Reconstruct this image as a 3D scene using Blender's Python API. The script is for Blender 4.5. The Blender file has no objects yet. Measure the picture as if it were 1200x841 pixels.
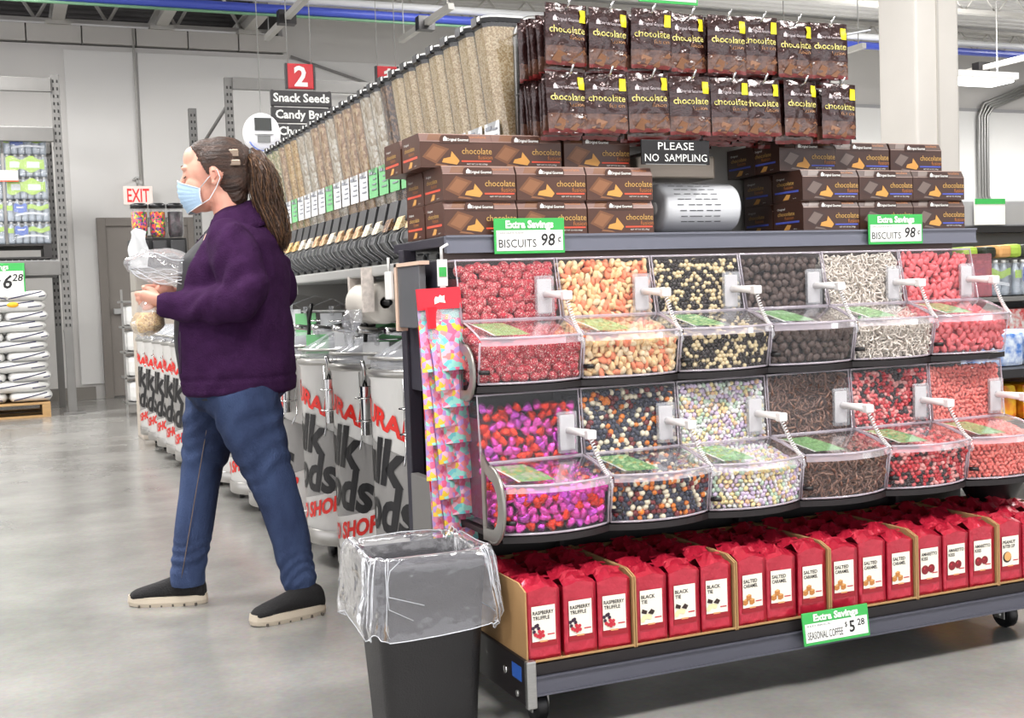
import bpy, bmesh, math, random
from math import sin, cos, pi, radians as R
from mathutils import Vector, Matrix, Euler, noise

C = bpy.context.scene.collection
D = bpy.data
SC = bpy.context.scene

# ---------------------------------------------------------------- camera
yaw, pitch, roll = 0.4032906, 0.0535982, -0.0357389
fwd = Vector((sin(yaw)*cos(pitch), cos(yaw)*cos(pitch), -sin(pitch)))
rt = Vector((cos(yaw), -sin(yaw), 0)); upv = rt.cross(fwd)
r2 = cos(roll)*rt + sin(roll)*upv; u2 = -sin(roll)*rt + cos(roll)*upv
cam_data = D.cameras.new('camera'); cam = D.objects.new('camera', cam_data); C.objects.link(cam)
cam_data.sensor_width = 36; cam_data.lens = 1392.48*36/1200; cam_data.clip_start = .05; cam_data.clip_end = 200
M = Matrix((r2, u2, -fwd)).transposed().to_4x4(); M.translation = (0, 0, 1.06)
cam.matrix_world = M
SC.camera = cam

# ---------------------------------------------------------------- world, view
w = D.worlds.new('world'); SC.world = w; w.use_nodes = True
bg = w.node_tree.nodes['Background']; bg.inputs[0].default_value = (.98, .97, 1, 1); bg.inputs[1].default_value = 1.8
SC.view_settings.view_transform = 'Standard'; SC.view_settings.look = 'None'
SC.view_settings.exposure = 0.0; SC.view_settings.gamma = 1; SC.view_settings.use_curve_mapping = False
SC.cycles.transparent_max_bounces = 32; SC.cycles.max_bounces = 7; SC.cycles.diffuse_bounces = 4
SC.cycles.glossy_bounces = 3; SC.cycles.transmission_bounces = 4
SC.cycles.caustics_reflective = False; SC.cycles.caustics_refractive = False
SC.cycles.sample_clamp_indirect = 4
SC.cycles.use_denoising = True

LAMPS = [(-2.2, .6, 4.5), (1.3, .4, 4.5), (4.6, .6, 4.5), (-.9, 4.6, 4.5), (-.9, 8.4, 4.5), (4.9, 5.0, 4.5), (-.9, 12.0, 4.5), (4.9, 11.3, 4.5), (10.7, 11.0, 3.42), (15.6, 12.2, 4.5), (7.6, 7.7, 4.5), (-4.7, 10.6, 4.5), (13.0, 8.6, 4.5)]
LAMP_POWER = 175

# ---------------------------------------------------------------- helpers
def rgb(r, g, b):
    f = lambda c: (c/255/12.92) if c/255 <= .04045 else ((c/255+.055)/1.055)**2.4
    return (f(r), f(g), f(b), 1)

MATS = {}
def mat(name, col, rough=.5, metal=0, var=0, vscale=20, bump=0, bscale=60, spec=.5, emit=0, coat=0, col2=None, stretch=None, detail=3, sheen=0):
    """principled material with a noise driven second colour and a noise bump"""
    if name in MATS: return MATS[name]
    m = D.materials.new(name); m.use_nodes = True; nt = m.node_tree; n = nt.nodes; l = nt.links
    p = n['Principled BSDF']
    c = rgb(*col)
    p.inputs['Base Color'].default_value = c; p.inputs['Roughness'].default_value = rough
    p.inputs['Metallic'].default_value = metal; p.inputs['Specular IOR Level'].default_value = spec
    if coat: p.inputs['Coat Weight'].default_value = coat; p.inputs['Coat Roughness'].default_value = .15
    if sheen: p.inputs['Sheen Weight'].default_value = sheen
    if emit: p.inputs['Emission Color'].default_value = c; p.inputs['Emission Strength'].default_value = emit
    if var or bump:
        tc = n.new('ShaderNodeTexCoord'); mp = n.new('ShaderNodeMapping'); l.new(tc.outputs['Object'], mp.inputs[0])
        if stretch: mp.inputs['Scale'].default_value = stretch
    if var:
        t = n.new('ShaderNodeTexNoise'); t.inputs['Scale'].default_value = vscale; t.inputs['Detail'].default_value = detail
        l.new(mp.outputs[0], t.inputs['Vector'])
        r = n.new('ShaderNodeValToRGB'); r.color_ramp.elements[0].position = .35; r.color_ramp.elements[1].position = .65
        c2 = rgb(*col2) if col2 else tuple(max(0, x*(1-var)) for x in c[:3])+(1,)
        r.color_ramp.elements[0].color = c2; r.color_ramp.elements[1].color = c
        l.new(t.outputs['Fac'], r.inputs[0]); l.new(r.outputs[0], p.inputs['Base Color'])
    if bump:
        t2 = n.new('ShaderNodeTexNoise'); t2.inputs['Scale'].default_value = bscale; t2.inputs['Detail'].default_value = 3
        l.new(mp.outputs[0], t2.inputs['Vector'])
        b = n.new('ShaderNodeBump'); b.inputs['Strength'].default_value = bump; b.inputs['Distance'].default_value = .01
        l.new(t2.outputs['Fac'], b.inputs['Height']); l.new(b.outputs[0], p.inputs['Normal'])
    MATS[name] = m; return m

def clear(name, col=(255, 255, 255), gloss=.12, rough=.05, haze=0.0, hazecol=(235, 238, 245), bump=0, bscale=30):
    """thin clear plastic: straight-through transparency + fresnel reflection + a little milky haze"""
    if name in MATS: return MATS[name]
    m = D.materials.new(name); m.use_nodes = True; nt = m.node_tree; n = nt.nodes; l = nt.links; n.clear()
    o = n.new('ShaderNodeOutputMaterial'); tr = n.new('ShaderNodeBsdfTransparent'); tr.inputs[0].default_value = rgb(*col)
    g = n.new('ShaderNodeBsdfGlossy'); g.inputs['Roughness'].default_value = rough; g.inputs[0].default_value = (1, 1, 1, 1)
    fr = n.new('ShaderNodeFresnel'); fr.inputs[0].default_value = 1.45
    ad = n.new('ShaderNodeMath'); ad.operation = 'MULTIPLY_ADD'; ad.inputs[1].default_value = .3+.3*gloss; ad.inputs[2].default_value = gloss*.06
    l.new(fr.outputs[0], ad.inputs[0])
    d = n.new('ShaderNodeBsdfDiffuse'); d.inputs[0].default_value = rgb(*hazecol)
    m1 = n.new('ShaderNodeMixShader'); m1.inputs[0].default_value = haze
    l.new(tr.outputs[0], m1.inputs[1]); l.new(d.outputs[0], m1.inputs[2])
    m2 = n.new('ShaderNodeMixShader'); l.new(ad.outputs[0], m2.inputs[0]); l.new(m1.outputs[0], m2.inputs[1]); l.new(g.outputs[0], m2.inputs[2])
    l.new(m2.outputs[0], o.inputs[0])
    if bump:
        tc = n.new('ShaderNodeTexCoord'); t2 = n.new('ShaderNodeTexNoise'); t2.inputs['Scale'].default_value = bscale; l.new(tc.outputs['Object'], t2.inputs['Vector'])
        b = n.new('ShaderNodeBump'); b.inputs['Strength'].default_value = bump; b.inputs['Distance'].default_value = .02
        l.new(t2.outputs['Fac'], b.inputs['Height']); l.new(b.outputs[0], g.inputs['Normal']); l.new(b.outputs[0], fr.inputs['Normal'])
    MATS[name] = m; return m

def grainmat(name, cols, scale=90, rough=.6, bump=.6):
    """voronoi cells, each its own colour from the list: loose grain behind plastic"""
    if name in MATS: return MATS[name]
    m = D.materials.new(name); m.use_nodes = True; nt = m.node_tree; n = nt.nodes; l = nt.links
    p = n['Principled BSDF']; p.inputs['Roughness'].default_value = rough
    tc = n.new('ShaderNodeTexCoord'); v = n.new('ShaderNodeTexVoronoi'); v.inputs['Scale'].default_value = scale
    l.new(tc.outputs['Object'], v.inputs['Vector'])
    sp = n.new('ShaderNodeSeparateColor'); l.new(v.outputs['Color'], sp.inputs[0])
    r = n.new('ShaderNodeValToRGB'); r.color_ramp.interpolation = 'CONSTANT'
    while len(r.color_ramp.elements) < len(cols): r.color_ramp.elements.new(.5)
    for i, c in enumerate(cols):
        r.color_ramp.elements[i].position = i/len(cols); r.color_ramp.elements[i].color = rgb(*c)
    l.new(sp.outputs[0], r.inputs[0]); l.new(r.outputs[0], p.inputs['Base Color'])
    b = n.new('ShaderNodeBump'); b.inputs['Strength'].default_value = bump; b.inputs['Distance'].default_value = .004; b.invert = True
    l.new(v.outputs['Distance'], b.inputs['Height']); l.new(b.outputs[0], p.inputs['Normal'])
    MATS[name] = m; return m

_txt = {}
def text_geo(s, bold=0, shear=0, res=2):
    k = (s, bold, shear, res)
    if k in _txt: return _txt[k]
    c = D.curves.new('t', 'FONT'); c.body = s; c.size = 1; c.align_x = 'LEFT'; c.offset = bold; c.shear = shear; c.resolution_u = res
    o = D.objects.new('t', c); C.objects.link(o)
    dg = bpy.context.evaluated_depsgraph_get(); me = D.meshes.new_from_object(o.evaluated_get(dg))
    V = [tuple(v.co[:2]) for v in me.vertices]; F = [tuple(p.vertices) for p in me.polygons]
    D.objects.remove(o); D.curves.remove(c); D.meshes.remove(me)
    x0 = min(v[0] for v in V); x1 = max(v[0] for v in V); y0 = min(v[1] for v in V); y1 = max(v[1] for v in V)
    _txt[k] = (V, F, x0, x1, y0, y1); return _txt[k]

FRONT = Matrix(((1, 0, 0, 0), (0, 0, -1, 0), (0, 1, 0, 0), (0, 0, 0, 1)))   # local xy plane -> xz plane, facing -Y

class MB:
    def __init__(s): s.v = []; s.f = []; s.m = []; s.s = []
    def add(s, V, F, mi=0, sm=False, mx=None):
        b = len(s.v)
        s.v += [tuple(mx @ Vector(v)) for v in V] if mx is not None else [tuple(v) for v in V]
        s.f += [tuple(i+b for i in f) for f in F]; s.m += [mi]*len(F); s.s += [sm]*len(F); return s
    def box(s, x0, x1, y0, y1, z0, z1, mi=0, mx=None):
        V = [(x, y, z) for z in (z0, z1) for y in (y0, y1) for x in (x0, x1)]
        return s.add(V, [(0, 2, 3, 1), (4, 5, 7, 6), (0, 1, 5, 4), (2, 6, 7, 3), (0, 4, 6, 2), (1, 3, 7, 5)], mi, False, mx)
    def bbox(s, x0, x1, y0, y1, z0, z1, b=.004, mi=0, mx=None):
        """box with chamfered edges"""
        bm = bmesh.new(); bmesh.ops.create_cube(bm, size=1)
        for v in bm.verts: v.co = Vector(((x0+x1)/2+v.co.x*(x1-x0), (y0+y1)/2+v.co.y*(y1-y0), (z0+z1)/2+v.co.z*(z1-z0)))
        bmesh.ops.bevel(bm, geom=bm.edges[:], offset=b, segments=2, affect='EDGES', profile=.6)
        return s.bm(bm, mi, False, mx)
    def bm(s, bm, mi=0, sm=False, mx=None):
        bm.verts.index_update(); V = [v.co[:] for v in bm.verts]; F = [[v.index for v in f.verts] for f in bm.faces]; bm.free(); return s.add(V, F, mi, sm, mx)
    def lathe(s, prof, n=24, mi=0, sm=True, mx=None, cap=True):
        V = [(r*cos(2*pi*k/n), r*sin(2*pi*k/n), z) for r, z in prof for k in range(n)]; F = []
        for i in range(len(prof)-1):
            for k in range(n):
                a = i*n+k; b = i*n+(k+1) % n; F.append((a, b, b+n, a+n))
        if cap: F.append(tuple(range(n-1, -1, -1))); F.append(tuple(range((len(prof)-1)*n, len(prof)*n)))
        return s.add(V, F, mi, sm, mx)
    def cyl(s, p, q, r, n=12, mi=0, r2=None, sm=True):
        p = Vector(p); q = Vector(q); d = q-p; mx = Matrix.Translation(p) @ d.to_track_quat('Z', 'Y').to_matrix().to_4x4()
        return s.lathe([(r, 0), (r if r2 is None else r2, d.length)], n, mi, sm, mx)
    def tube(s, pts, r, n=8, mi=0, sm=True, rr=None):
        pts = [Vector(p) for p in pts]; V = []; F = []; up = Vector((0, 0, 1)); N = len(pts)
        pd = None; a = None
        for i, p in enumerate(pts):
            d = (pts[min(i+1, N-1)]-pts[max(i-1, 0)]).normalized()
            if a is None:
                a = d.orthogonal().normalized()
            else:
                a = (a-d*a.dot(d)).normalized()
            b = d.cross(a); q = rr[i] if rr else r
            V += [tuple(p+a*q*cos(2*pi*k/n)+b*q*sin(2*pi*k/n)) for k in range(n)]
        for i in range(N-1):
            for k in range(n):
                x = i*n+k; y = i*n+(k+1) % n; F.append((x, y, y+n, x+n))
        F.append(tuple(range(n-1, -1, -1))); F.append(tuple(range((N-1)*n, N*n)))
        return s.add(V, F, mi, sm)
    def prism(s, poly, y0, y1, mi=0, mx=None):
        """poly in xz, extruded along y"""
        n = len(poly); V = [(x, y0, z) for x, z in poly]+[(x, y1, z) for x, z in poly]
        F = [tuple(range(n)), tuple(range(2*n-1, n-1, -1))]+[(k, k+n, (k+1) % n+n, (k+1) % n) for k in range(n)]
        return s.add(V, F, mi, False, mx)
    def prismx(s, poly, x0, x1, mi=0, mx=None):
        """poly in yz, extruded along x"""
        n = len(poly); V = [(x0, y, z) for y, z in poly]+[(x1, y, z) for y, z in poly]
        F = [tuple(range(n-1, -1, -1)), tuple(range(n, 2*n))]+[(k, (k+1) % n, (k+1) % n+n, k+n) for k in range(n)]
        return s.add(V, F, mi, False, mx)
    def text(s, t, h, x, y, mi=0, mx=FRONT, bold=0, shear=0, align='c', width=None, res=2, z=0):
        """text of cap height about h in the local xy plane, centre/left at x, base line y"""
        V, F, x0, x1, y0, y1 = text_geo(t, bold, shear, res); k = h/.7
        kx = k if width is None else width/(x1-x0)
        ox = {'c': (x0+x1)/2, 'l': x0, 'r': x1}[align]
        return s.add([((a-ox)*kx+x, b*k+y, z) for a, b in V], F, mi, False, mx)
    def quad(s, x0, x1, y0, y1, z=0, mi=0, mx=FRONT):
        return s.add([(x0, y0, z), (x1, y0, z), (x1, y1, z), (x0, y1, z)], [(0, 1, 2, 3)], mi, False, mx)
    def poly(s, P, z=0, mi=0, mx=FRONT):
        return s.add([(a, b, z) for a, b in P], [tuple(range(len(P)))], mi, False, mx)
    def grid(s, fn, nu, nv, mi=0, sm=True, mx=None):
        V = [tuple(fn(i/nu, j/nv)) for j in range(nv+1) for i in range(nu+1)]
        F = [(j*(nu+1)+i, j*(nu+1)+i+1, (j+1)*(nu+1)+i+1, (j+1)*(nu+1)+i) for j in range(nv) for i in range(nu)]
        return s.add(V, F, mi, sm, mx)
    def mesh(s, name, mats):
        me = D.meshes.new(name); me.from_pydata(s.v, [], s.f)
        for m in (mats if isinstance(mats, (list, tuple)) else [mats]): me.materials.append(m)
        me.polygons.foreach_set('material_index', s.m); me.polygons.foreach_set('use_smooth', s.s); me.update(); return me
    def build(s, name, mats, parent=None, loc=None):
        o = D.objects.new(name, s.mesh(name, mats)); C.objects.link(o)
        if parent is not None: o.parent = parent
        if loc is not None: o.location = loc
        return o

def tag(o, label, cat, group=None, kind=None):
    o['label'] = label; o['category'] = cat
    if group: o['group'] = group
    if kind: o['kind'] = kind
    return o
def thing(name, label, cat, loc=(0, 0, 0), rz=0, group=None):
    o = D.objects.new(name, None); C.objects.link(o); o.location = loc; o.rotation_euler = (0, 0, rz); o.empty_display_size = .05
    return tag(o, label, cat, group)
KIDS = {}
def allkids(o): return [c for c in o.children]
def dup(o, loc=None, rot=None, label=None, group=None, parent=None):
    r = o.copy(); C.objects.link(r)
    if parent is not None: r.parent = parent
    if loc is not None: r.location = loc
    if rot is not None: r.rotation_euler = rot if hasattr(rot, '__len__') else (0, 0, rot)
    if label: r['label'] = label
    if group: r['group'] = group
    for ch in allkids(o): dup(ch, parent=r)
    return r
def struct(o): o['kind'] = 'structure'; return o
def rnd(a, b): return random.uniform(a, b)
random.seed(7)

# ---------------------------------------------------------------- common materials
m_white = mat('white_plastic', (232, 232, 230), .35)
m_black = mat('black_metal', (24, 22, 24), .45, var=.2, vscale=8)
m_blackp = mat('black_plastic', (20, 20, 22), .35)
m_steel = mat('brushed_steel', (176, 176, 174), .32, metal=.85, var=.15, vscale=30, stretch=(1, 1, 12))
m_chrome = mat('chrome', (215, 215, 215), .15, metal=1)
m_grey = mat('grey_paint', (150, 150, 148), .45, var=.08, vscale=5)
m_dgrey = mat('dark_grey_plastic', (58, 58, 60), .45)
m_card = mat('cardboard', (176, 138, 92), .8, var=.15, vscale=14, stretch=(1, 1, .2))
m_wht = mat('print_white', (238, 238, 234), .5)
m_blk = mat('print_black', (18, 16, 18), .5)
m_grn = mat('sign_green', (58, 172, 82), .45)
m_red = mat('print_red', (205, 35, 38), .45)
m_clear = clear('clear_plastic', haze=.035, gloss=.12)
m_clearh = clear('milky_clear_plastic', haze=.22, gloss=.2)
m_edge = clear('clear_plastic_edge', haze=.4, gloss=.5, hazecol=(225, 215, 228))
# ================================================================ STRUCTURE
def floor_mat():
    m = D.materials.new('polished_concrete'); m.use_nodes = True; nt = m.node_tree; n = nt.nodes; l = nt.links; p = n['Principled BSDF']
    tc = n.new('ShaderNodeTexCoord')
    t = n.new('ShaderNodeTexNoise'); t.inputs['Scale'].default_value = 1.3; t.inputs['Detail'].default_value = 6; t.inputs['Roughness'].default_value = .62
    t2 = n.new('ShaderNodeTexNoise'); t2.inputs['Scale'].default_value = 60; t2.inputs['Detail'].default_value = 3
    l.new(tc.outputs['Object'], t.inputs['Vector']); l.new(tc.outputs['Object'], t2.inputs['Vector'])
    r = n.new('ShaderNodeValToRGB'); r.color_ramp.elements[0].position = .3; r.color_ramp.elements[1].position = .7
    r.color_ramp.elements[0].color = rgb(122, 121, 118); r.color_ramp.elements[1].color = rgb(160, 159, 155)
    l.new(t.outputs['Fac'], r.inputs[0])
    mx = n.new('ShaderNodeMix'); mx.data_type = 'RGBA'; mx.blend_type = 'OVERLAY'; mx.inputs[0].default_value = .18
    l.new(r.outputs[0], mx.inputs[6]); l.new(t2.outputs['Color'], mx.inputs[7]); l.new(mx.outputs[2], p.inputs['Base Color'])
    rr = n.new('ShaderNodeMapRange'); rr.inputs[3].default_value = .12; rr.inputs[4].default_value = .3
    l.new(t.outputs['Fac'], rr.inputs[0]); l.new(rr.outputs[0], p.inputs['Roughness'])
    p.inputs['Specular IOR Level'].default_value = .7
    return m
struct(MB().box(-14, 26, -8, 26, -.1, 0).build('floor', floor_mat()))

m_wall = mat('wall_paint', (206, 204, 201), .7, var=.05, vscale=.6, bump=.05, bscale=40)
m_wall2 = mat('wall_paint_upper', (198, 195, 191), .7, var=.05, vscale=.6)
m_deck = mat('roof_deck_white', (214, 213, 211), .55, var=.06, vscale=2)
m_deckd = mat('galvanised_deck', (92, 90, 90), .5, var=.35, vscale=3, metal=.3)
m_beam = mat('beam_grey_white', (190, 188, 183), .5, var=.06, vscale=3)
WY = 15.0
mb = MB(); mb.box(-14, 22, WY, WY+.25, 0, 4.18); mb.box(3.42, 22, WY, WY+.25, 4.18, 4.95)
wall = struct(mb.build('wall_back', m_wall))
# flat insulated panels on the wall, joints left open
for i, (a, b) in enumerate([(.82, 1.63), (1.65, 7.3)]):
    struct(MB().bbox(a, b, WY-.03, WY, .18, 4.12, .006).build('trim_%d' % (i+1), mat('wall_panel', (216, 215, 213), .6, var=.03, vscale=.7, bump=.04, bscale=6)))
# block course along the wall top
wt = MB()
for k in range(18): wt.bbox(-7.5+.61*k, -7.5+.61*k+.595, WY-.05, WY+.2, 4.2, 4.4, .006)
struct(wt.build('trim_3', m_wall2))
struct(MB().box(-14, .98, WY-.02, WY, 0, .15).box(2.0, 22, WY-.02, WY, 0, .15).build('baseboard_back', mat('baseboard_grey', (122, 118, 112), .6)))
struct(MB().box(21, 21.3, -8, WY, 0, 4.9).build('wall_right', m_wall))
struct(MB().box(7.4, 20, WY-.03, WY, 3.78, 3.83).build('trim_4', mat('ledge_grey', (170, 170, 172), .5)))
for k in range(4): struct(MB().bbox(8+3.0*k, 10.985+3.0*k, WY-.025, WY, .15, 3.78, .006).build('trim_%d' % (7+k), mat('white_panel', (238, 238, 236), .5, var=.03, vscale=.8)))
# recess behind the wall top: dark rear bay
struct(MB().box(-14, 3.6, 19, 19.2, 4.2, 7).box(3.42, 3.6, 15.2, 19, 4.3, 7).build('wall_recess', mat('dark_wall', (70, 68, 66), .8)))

# corrugated roof deck, ribs along X
def deck(name, x0, x1, y0, y1, z, m, step=.2):
    b = MB(); n = int((y1-y0)/step); P = []
    for k in range(n):
        y = y0+k*step; P += [(y, z), (y+step*.45, z), (y+step*.55, z+.05), (y+step*.9, z+.05)]
    V = [(x, y, zz) for x in (x0, x1) for y, zz in P]; N = len(P)
    b.add(V, [(i, i+1, i+1+N, i+N) for i in range(N-1)], 0); b.box(x0, x1, y0, y1, z+.08, z+.1)
    return struct(b.build(name, m))
deck('ceiling', -14, 22, -7.6, 15.2, 4.9, m_deck)
deck('ceiling_recess', -14, 3.6, 15.2, 19, 5.3, m_deckd, .3)

def joist(name, p, q, h, label, group, m=m_beam, bay=.55, w=.05, r=.012):
    t = thing(name, label, 'joist', p, 0, group)
    p = Vector(p); q = Vector(q)-p; n = max(2, int(q.length/bay)); d = q.normalized(); side = Vector((-d.y, d.x, 0))
    b = MB()
    for z0, z1 in ((-.05, 0), (-h, -h+.05)):
        V = [tuple(Vector((0, 0, z))+side*s*w+o) for o in (Vector(), q) for s in (-1, 1) for z in (z0, z1)]
        b.add(V, [(0, 1, 3, 2), (4, 6, 7, 5), (0, 4, 5, 1), (2, 3, 7, 6), (1, 5, 7, 3), (0, 2, 6, 4)])
    b.build('chord', m, t)
    b = MB()
    for k in range(n):
        a = q*(k/n); c = q*((k+.5)/n); e = q*((k+1)/n)
        b.cyl(a+Vector((0, 0, -.03)), c+Vector((0, 0, -h+.03)), r, 6); b.cyl(c+Vector((0, 0, -h+.03)), e+Vector((0, 0, -.03)), r, 6)
    o = b.build('web', m, t); return t
gj = 'open web roof joists'
for i, (y, z) in enumerate([(7.4, 4.88), (10.0, 4.88), (12.1, 4.88), (14.2, 4.88)]):
    joist('roof_joist', (-13 if i < 2 else 4.2, y, z), (21, y, z), .36, 'white open web joist under the pale roof deck, %s from the back wall' % ['fourth', 'third', 'second', 'first'][i], gj)
gi = 'roof joists above the back wall top'
joist('roof_joist', (-8, 15.35, 5.25), (3.4, 15.35, 5.25), .75, 'dull grey open web joist right behind the back wall top', None, mat('joist_dull', (188, 186, 182), .5), bay=.8, r=.022)
for i, x in enumerate([-1.0, .78, 1.95, 3.0]):
    t = thing('roof_beam', 'pale grey steel beam running from the wall top toward the shopper aisle', 'beam', (x, 0, 0), 0, 'steel beams resting on the back wall top')
    MB().box(-.07, .07, 9.6, 18.8, 4.62, 4.64).box(-.07, .07, 9.6, 18.8, 4.44, 4.46).box(-.012, .012, 9.6, 18.8, 4.46, 4.62).build('flange', m_beam, t)
    MB().box(-.14, .14, WY-.1, WY+.1, 4.4, 4.44).build('bearing_plate', m_beam, t)
# long steel girders in the middle distance at right
for i, (y, z) in enumerate([(10.4, 4.62)]):
    t = thing('roof_beam', 'long white steel girder crossing high behind the pillar', 'beam', (0, y, z))
    MB().box(3.6, 21, -.08, .08, 0, .02).box(3.6, 21, -.08, .08, .2, .22).box(3.6, 21, -.01, .01, .02, .2).build('flange', m_beam, t)

# pipes
def pipe(label, pts, r, m, name='pipe'):
    return tag(MB().tube(pts, r, 10).build(name, m), label, 'pipe')
pipe('blue painted pipe running high along the back wall', [(-6, 13, 4.25), (4.2, 13, 4.25), (7.4, 13, 4.25), (21, 13, 4.25)], .05, mat('pipe_blue', (62, 80, 178), .35))
pipe('white pipe running just above the blue pipe', [(-6, 13, 4.36), (21, 13, 4.37)], .045, mat('pipe_white', (222, 224, 226), .35))
pipe('thin green painted pipe running just under the blue pipe', [(-6, 13, 4.185), (6.4, 13, 4.185), (6.9, 13.05, 4.2), (9.4, 13.1, 4.2)], .016, mat('pipe_green', (108, 150, 118), .4))
pipe('thick pale grey pipe bending down at the far right ceiling', [(8.6, 8.6, 4.89), (8.6, 8.6, 3.98), (8.66, 8.6, 3.87), (8.78, 8.6, 3.82), (14, 8.6, 3.86)], .09, mat('pipe_pale', (214, 212, 210), .4))
pipe('thin white wire conduit climbing the back wall above the exit sign', [(1.61, WY-.05, 2.6), (1.61, WY-.05, 4.4)], .013, mat('conduit_pale', (176, 174, 170), .45), 'conduit')
t = thing('conduit_bundle', 'four parallel steel conduits bending down the white right wall', 'conduit', (0, 0, 0))
for k in range(4):
    a = .065*k
    MB().tube([(17.5+a, WY-.08, 4.75-a*.4), (15.0+a, WY-.08, 3.9-a*.3), (14.9+a*.9, WY-.08, 3.7), (14.9+a*.9, WY-.08, 2.4), (15.35+a*.9, WY-.08, 1.8), (15.4+a*.9, WY-.08, 0)], .028, 8).build('conduit', m_steel, t)
t.location = (-.12, 0, 0)
# thin diagonal pipe on the upper wall
pipe('thin grey conduit slanting down the upper back wall then level', [(3.5, WY-.06, 4.15), (5.0, WY-.06, 3.25+.45), (8.5, WY-.06, 3.55)], .018, mat('conduit_grey', (130, 128, 126), .5), 'conduit')
# hanging channel pieces with rods under the ceiling
def hanger(x, y, z, ln, label):
    t = thing('ceiling_hanger', label, 'hanger', (x, y, z))
    MB().box(-.03, .03, 0, ln, -.03, .03).build('channel', m_beam, t)
    MB().cyl((0, .1, 0), (0, .1, 4.9-z), .006, 6).cyl((0, ln-.1, 0), (0, ln-.1, 4.9-z), .006, 6).build('rod', m_grey, t)
    MB().box(-.09, .09, ln*.45, ln*.45+.12, -.07, .07).build('clamp', m_black, t)
hanger(4.22, 11.1, 3.92, 1.6, 'dark clamped hanger channel above the dispenser tubes')
hanger(9.2, 11.0, 3.76, 1.6, 'steel hanger channel hanging left of the big pillar')
hanger(2.86, 11.4, 4.0, 1.9, 'dark clamped hanger channel above the number two sign')
hanger(11.5, 10.6, 3.7, 2.0, 'steel hanger channel hanging right of the big pillar')

# pillar
t = struct(MB().bbox(6.24, 6.65, 6.9, 7.3, 0, 4.9, .02).build('pillar', mat('pillar_paint', (202, 198, 192), .6, var=.04, vscale=2)))
t.name = 'trim_5'
struct(MB().box(6.43, 6.445, 6.885, 6.9, 0, 4.9).build('trim_6', mat('pillar_seam', (176, 172, 166), .6)))

# ceiling lights (one seen; unseen rest assumed, several added to brighten walls and drums)
m_lamp = mat('lamp_diffuser', (255, 255, 255), .5, emit=6)
for i, (x, y, z) in enumerate(LAMPS):
    lab = 'unseen white rectangular ceiling lamp placed to light the sales floor' if i != 8 else 'glowing white ceiling lamp hanging right of the big pillar'
    t = thing('ceiling_lamp', lab, 'lamp', (x, y, z), 0, None if i == 8 else 'lamps above the frame')
    MB().bbox(-.62, .62, -.22, .22, .0, .08, .01).build('housing', m_white, t)
    MB().bbox(-.58, .58, -.18, .18, -.03, -.002, .008).build('diffuser', m_lamp, t)
    MB().cyl((-.5, 0, .08), (-.5, 0, 4.9-z), .004, 6).cyl((.5, 0, .08), (.5, 0, 4.9-z), .004, 6).build('cable', m_grey, t)
    ld = D.lights.new('lamp_light', 'AREA'); ld.shape = 'RECTANGLE'; ld.size = 1.5; ld.size_y = .9; ld.energy = LAMP_POWER*(2.2 if i == 8 else 1); ld.color = (1, .975, .95)
    lo = D.objects.new('lamp_light', ld); C.objects.link(lo); lo.parent = t; lo.location = (0, 0, -.05)
    lu = D.lights.new('ceiling_fill', 'AREA'); lu.shape = 'RECTANGLE'; lu.size = 1.2; lu.size_y = .4; lu.energy = LAMP_POWER*.55; lu.color = (1, .98, .96)  # upward light added to each lamp to brighten the ceiling
    ou = D.objects.new('ceiling_fill', lu); C.objects.link(ou); ou.parent = t; ou.location = (0, 0, .12); ou.rotation_euler = (pi, 0, 0)

# ---- door
dr = struct(thing('door_1', 'x', 'x')); del dr['label']; del dr['category']; dr.location = (1.08, WY, 0)
m_door = mat('door_grey', (128, 122, 116), .5, var=.05, vscale=3)
MB().bbox(.1, 1.05, -.05, -.01, .02, 2.05, .005).build('door_leaf', m_door, dr)
MB().bbox(0, .1, -.08, 0, 0, 2.15, .005).bbox(1.05, 1.15, -.08, 0, 0, 2.15, .005).bbox(.1, 1.05, -.08, 0, 2.05, 2.15, .005).build('door_frame', mat('frame_grey', (118, 112, 106), .5), dr)
pb = MB().bbox(.14, 1.0, -.13, -.08, 1.0, 1.07, .008).build('push_bar', m_steel, dr)
MB().bbox(.45, .75, -.13, -.05, 1.93, 2.03, .01).build('door_closer', mat('closer_alu', (205, 204, 200), .4), dr)
MB().box(.45, .9, -.06, -.05, .1, .16).build('kick_plate', m_steel, dr)

# ---- exit sign
t = thing('exit_sign', 'white exit sign with red letters hanging above the grey door', 'sign', (1.545, WY-.32, 2.39))
MB().bbox(-.165, .165, -.03, .03, -.11, .11, .01).build('housing', mat('exit_body', (235, 222, 215), .4, emit=.25), t)
MB().text('EXIT', .155, 0, -.077, 0, FRONT, bold=.012, width=.25, z=.033).build('lettering', mat('exit_red', (220, 30, 30), .4, emit=.5), t)
MB().cyl((0, 0, .11), (0, 0, .2), .012, 8).box(-.02, .02, -.02, .3, .2, .22).build('stem', m_steel, t)

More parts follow.
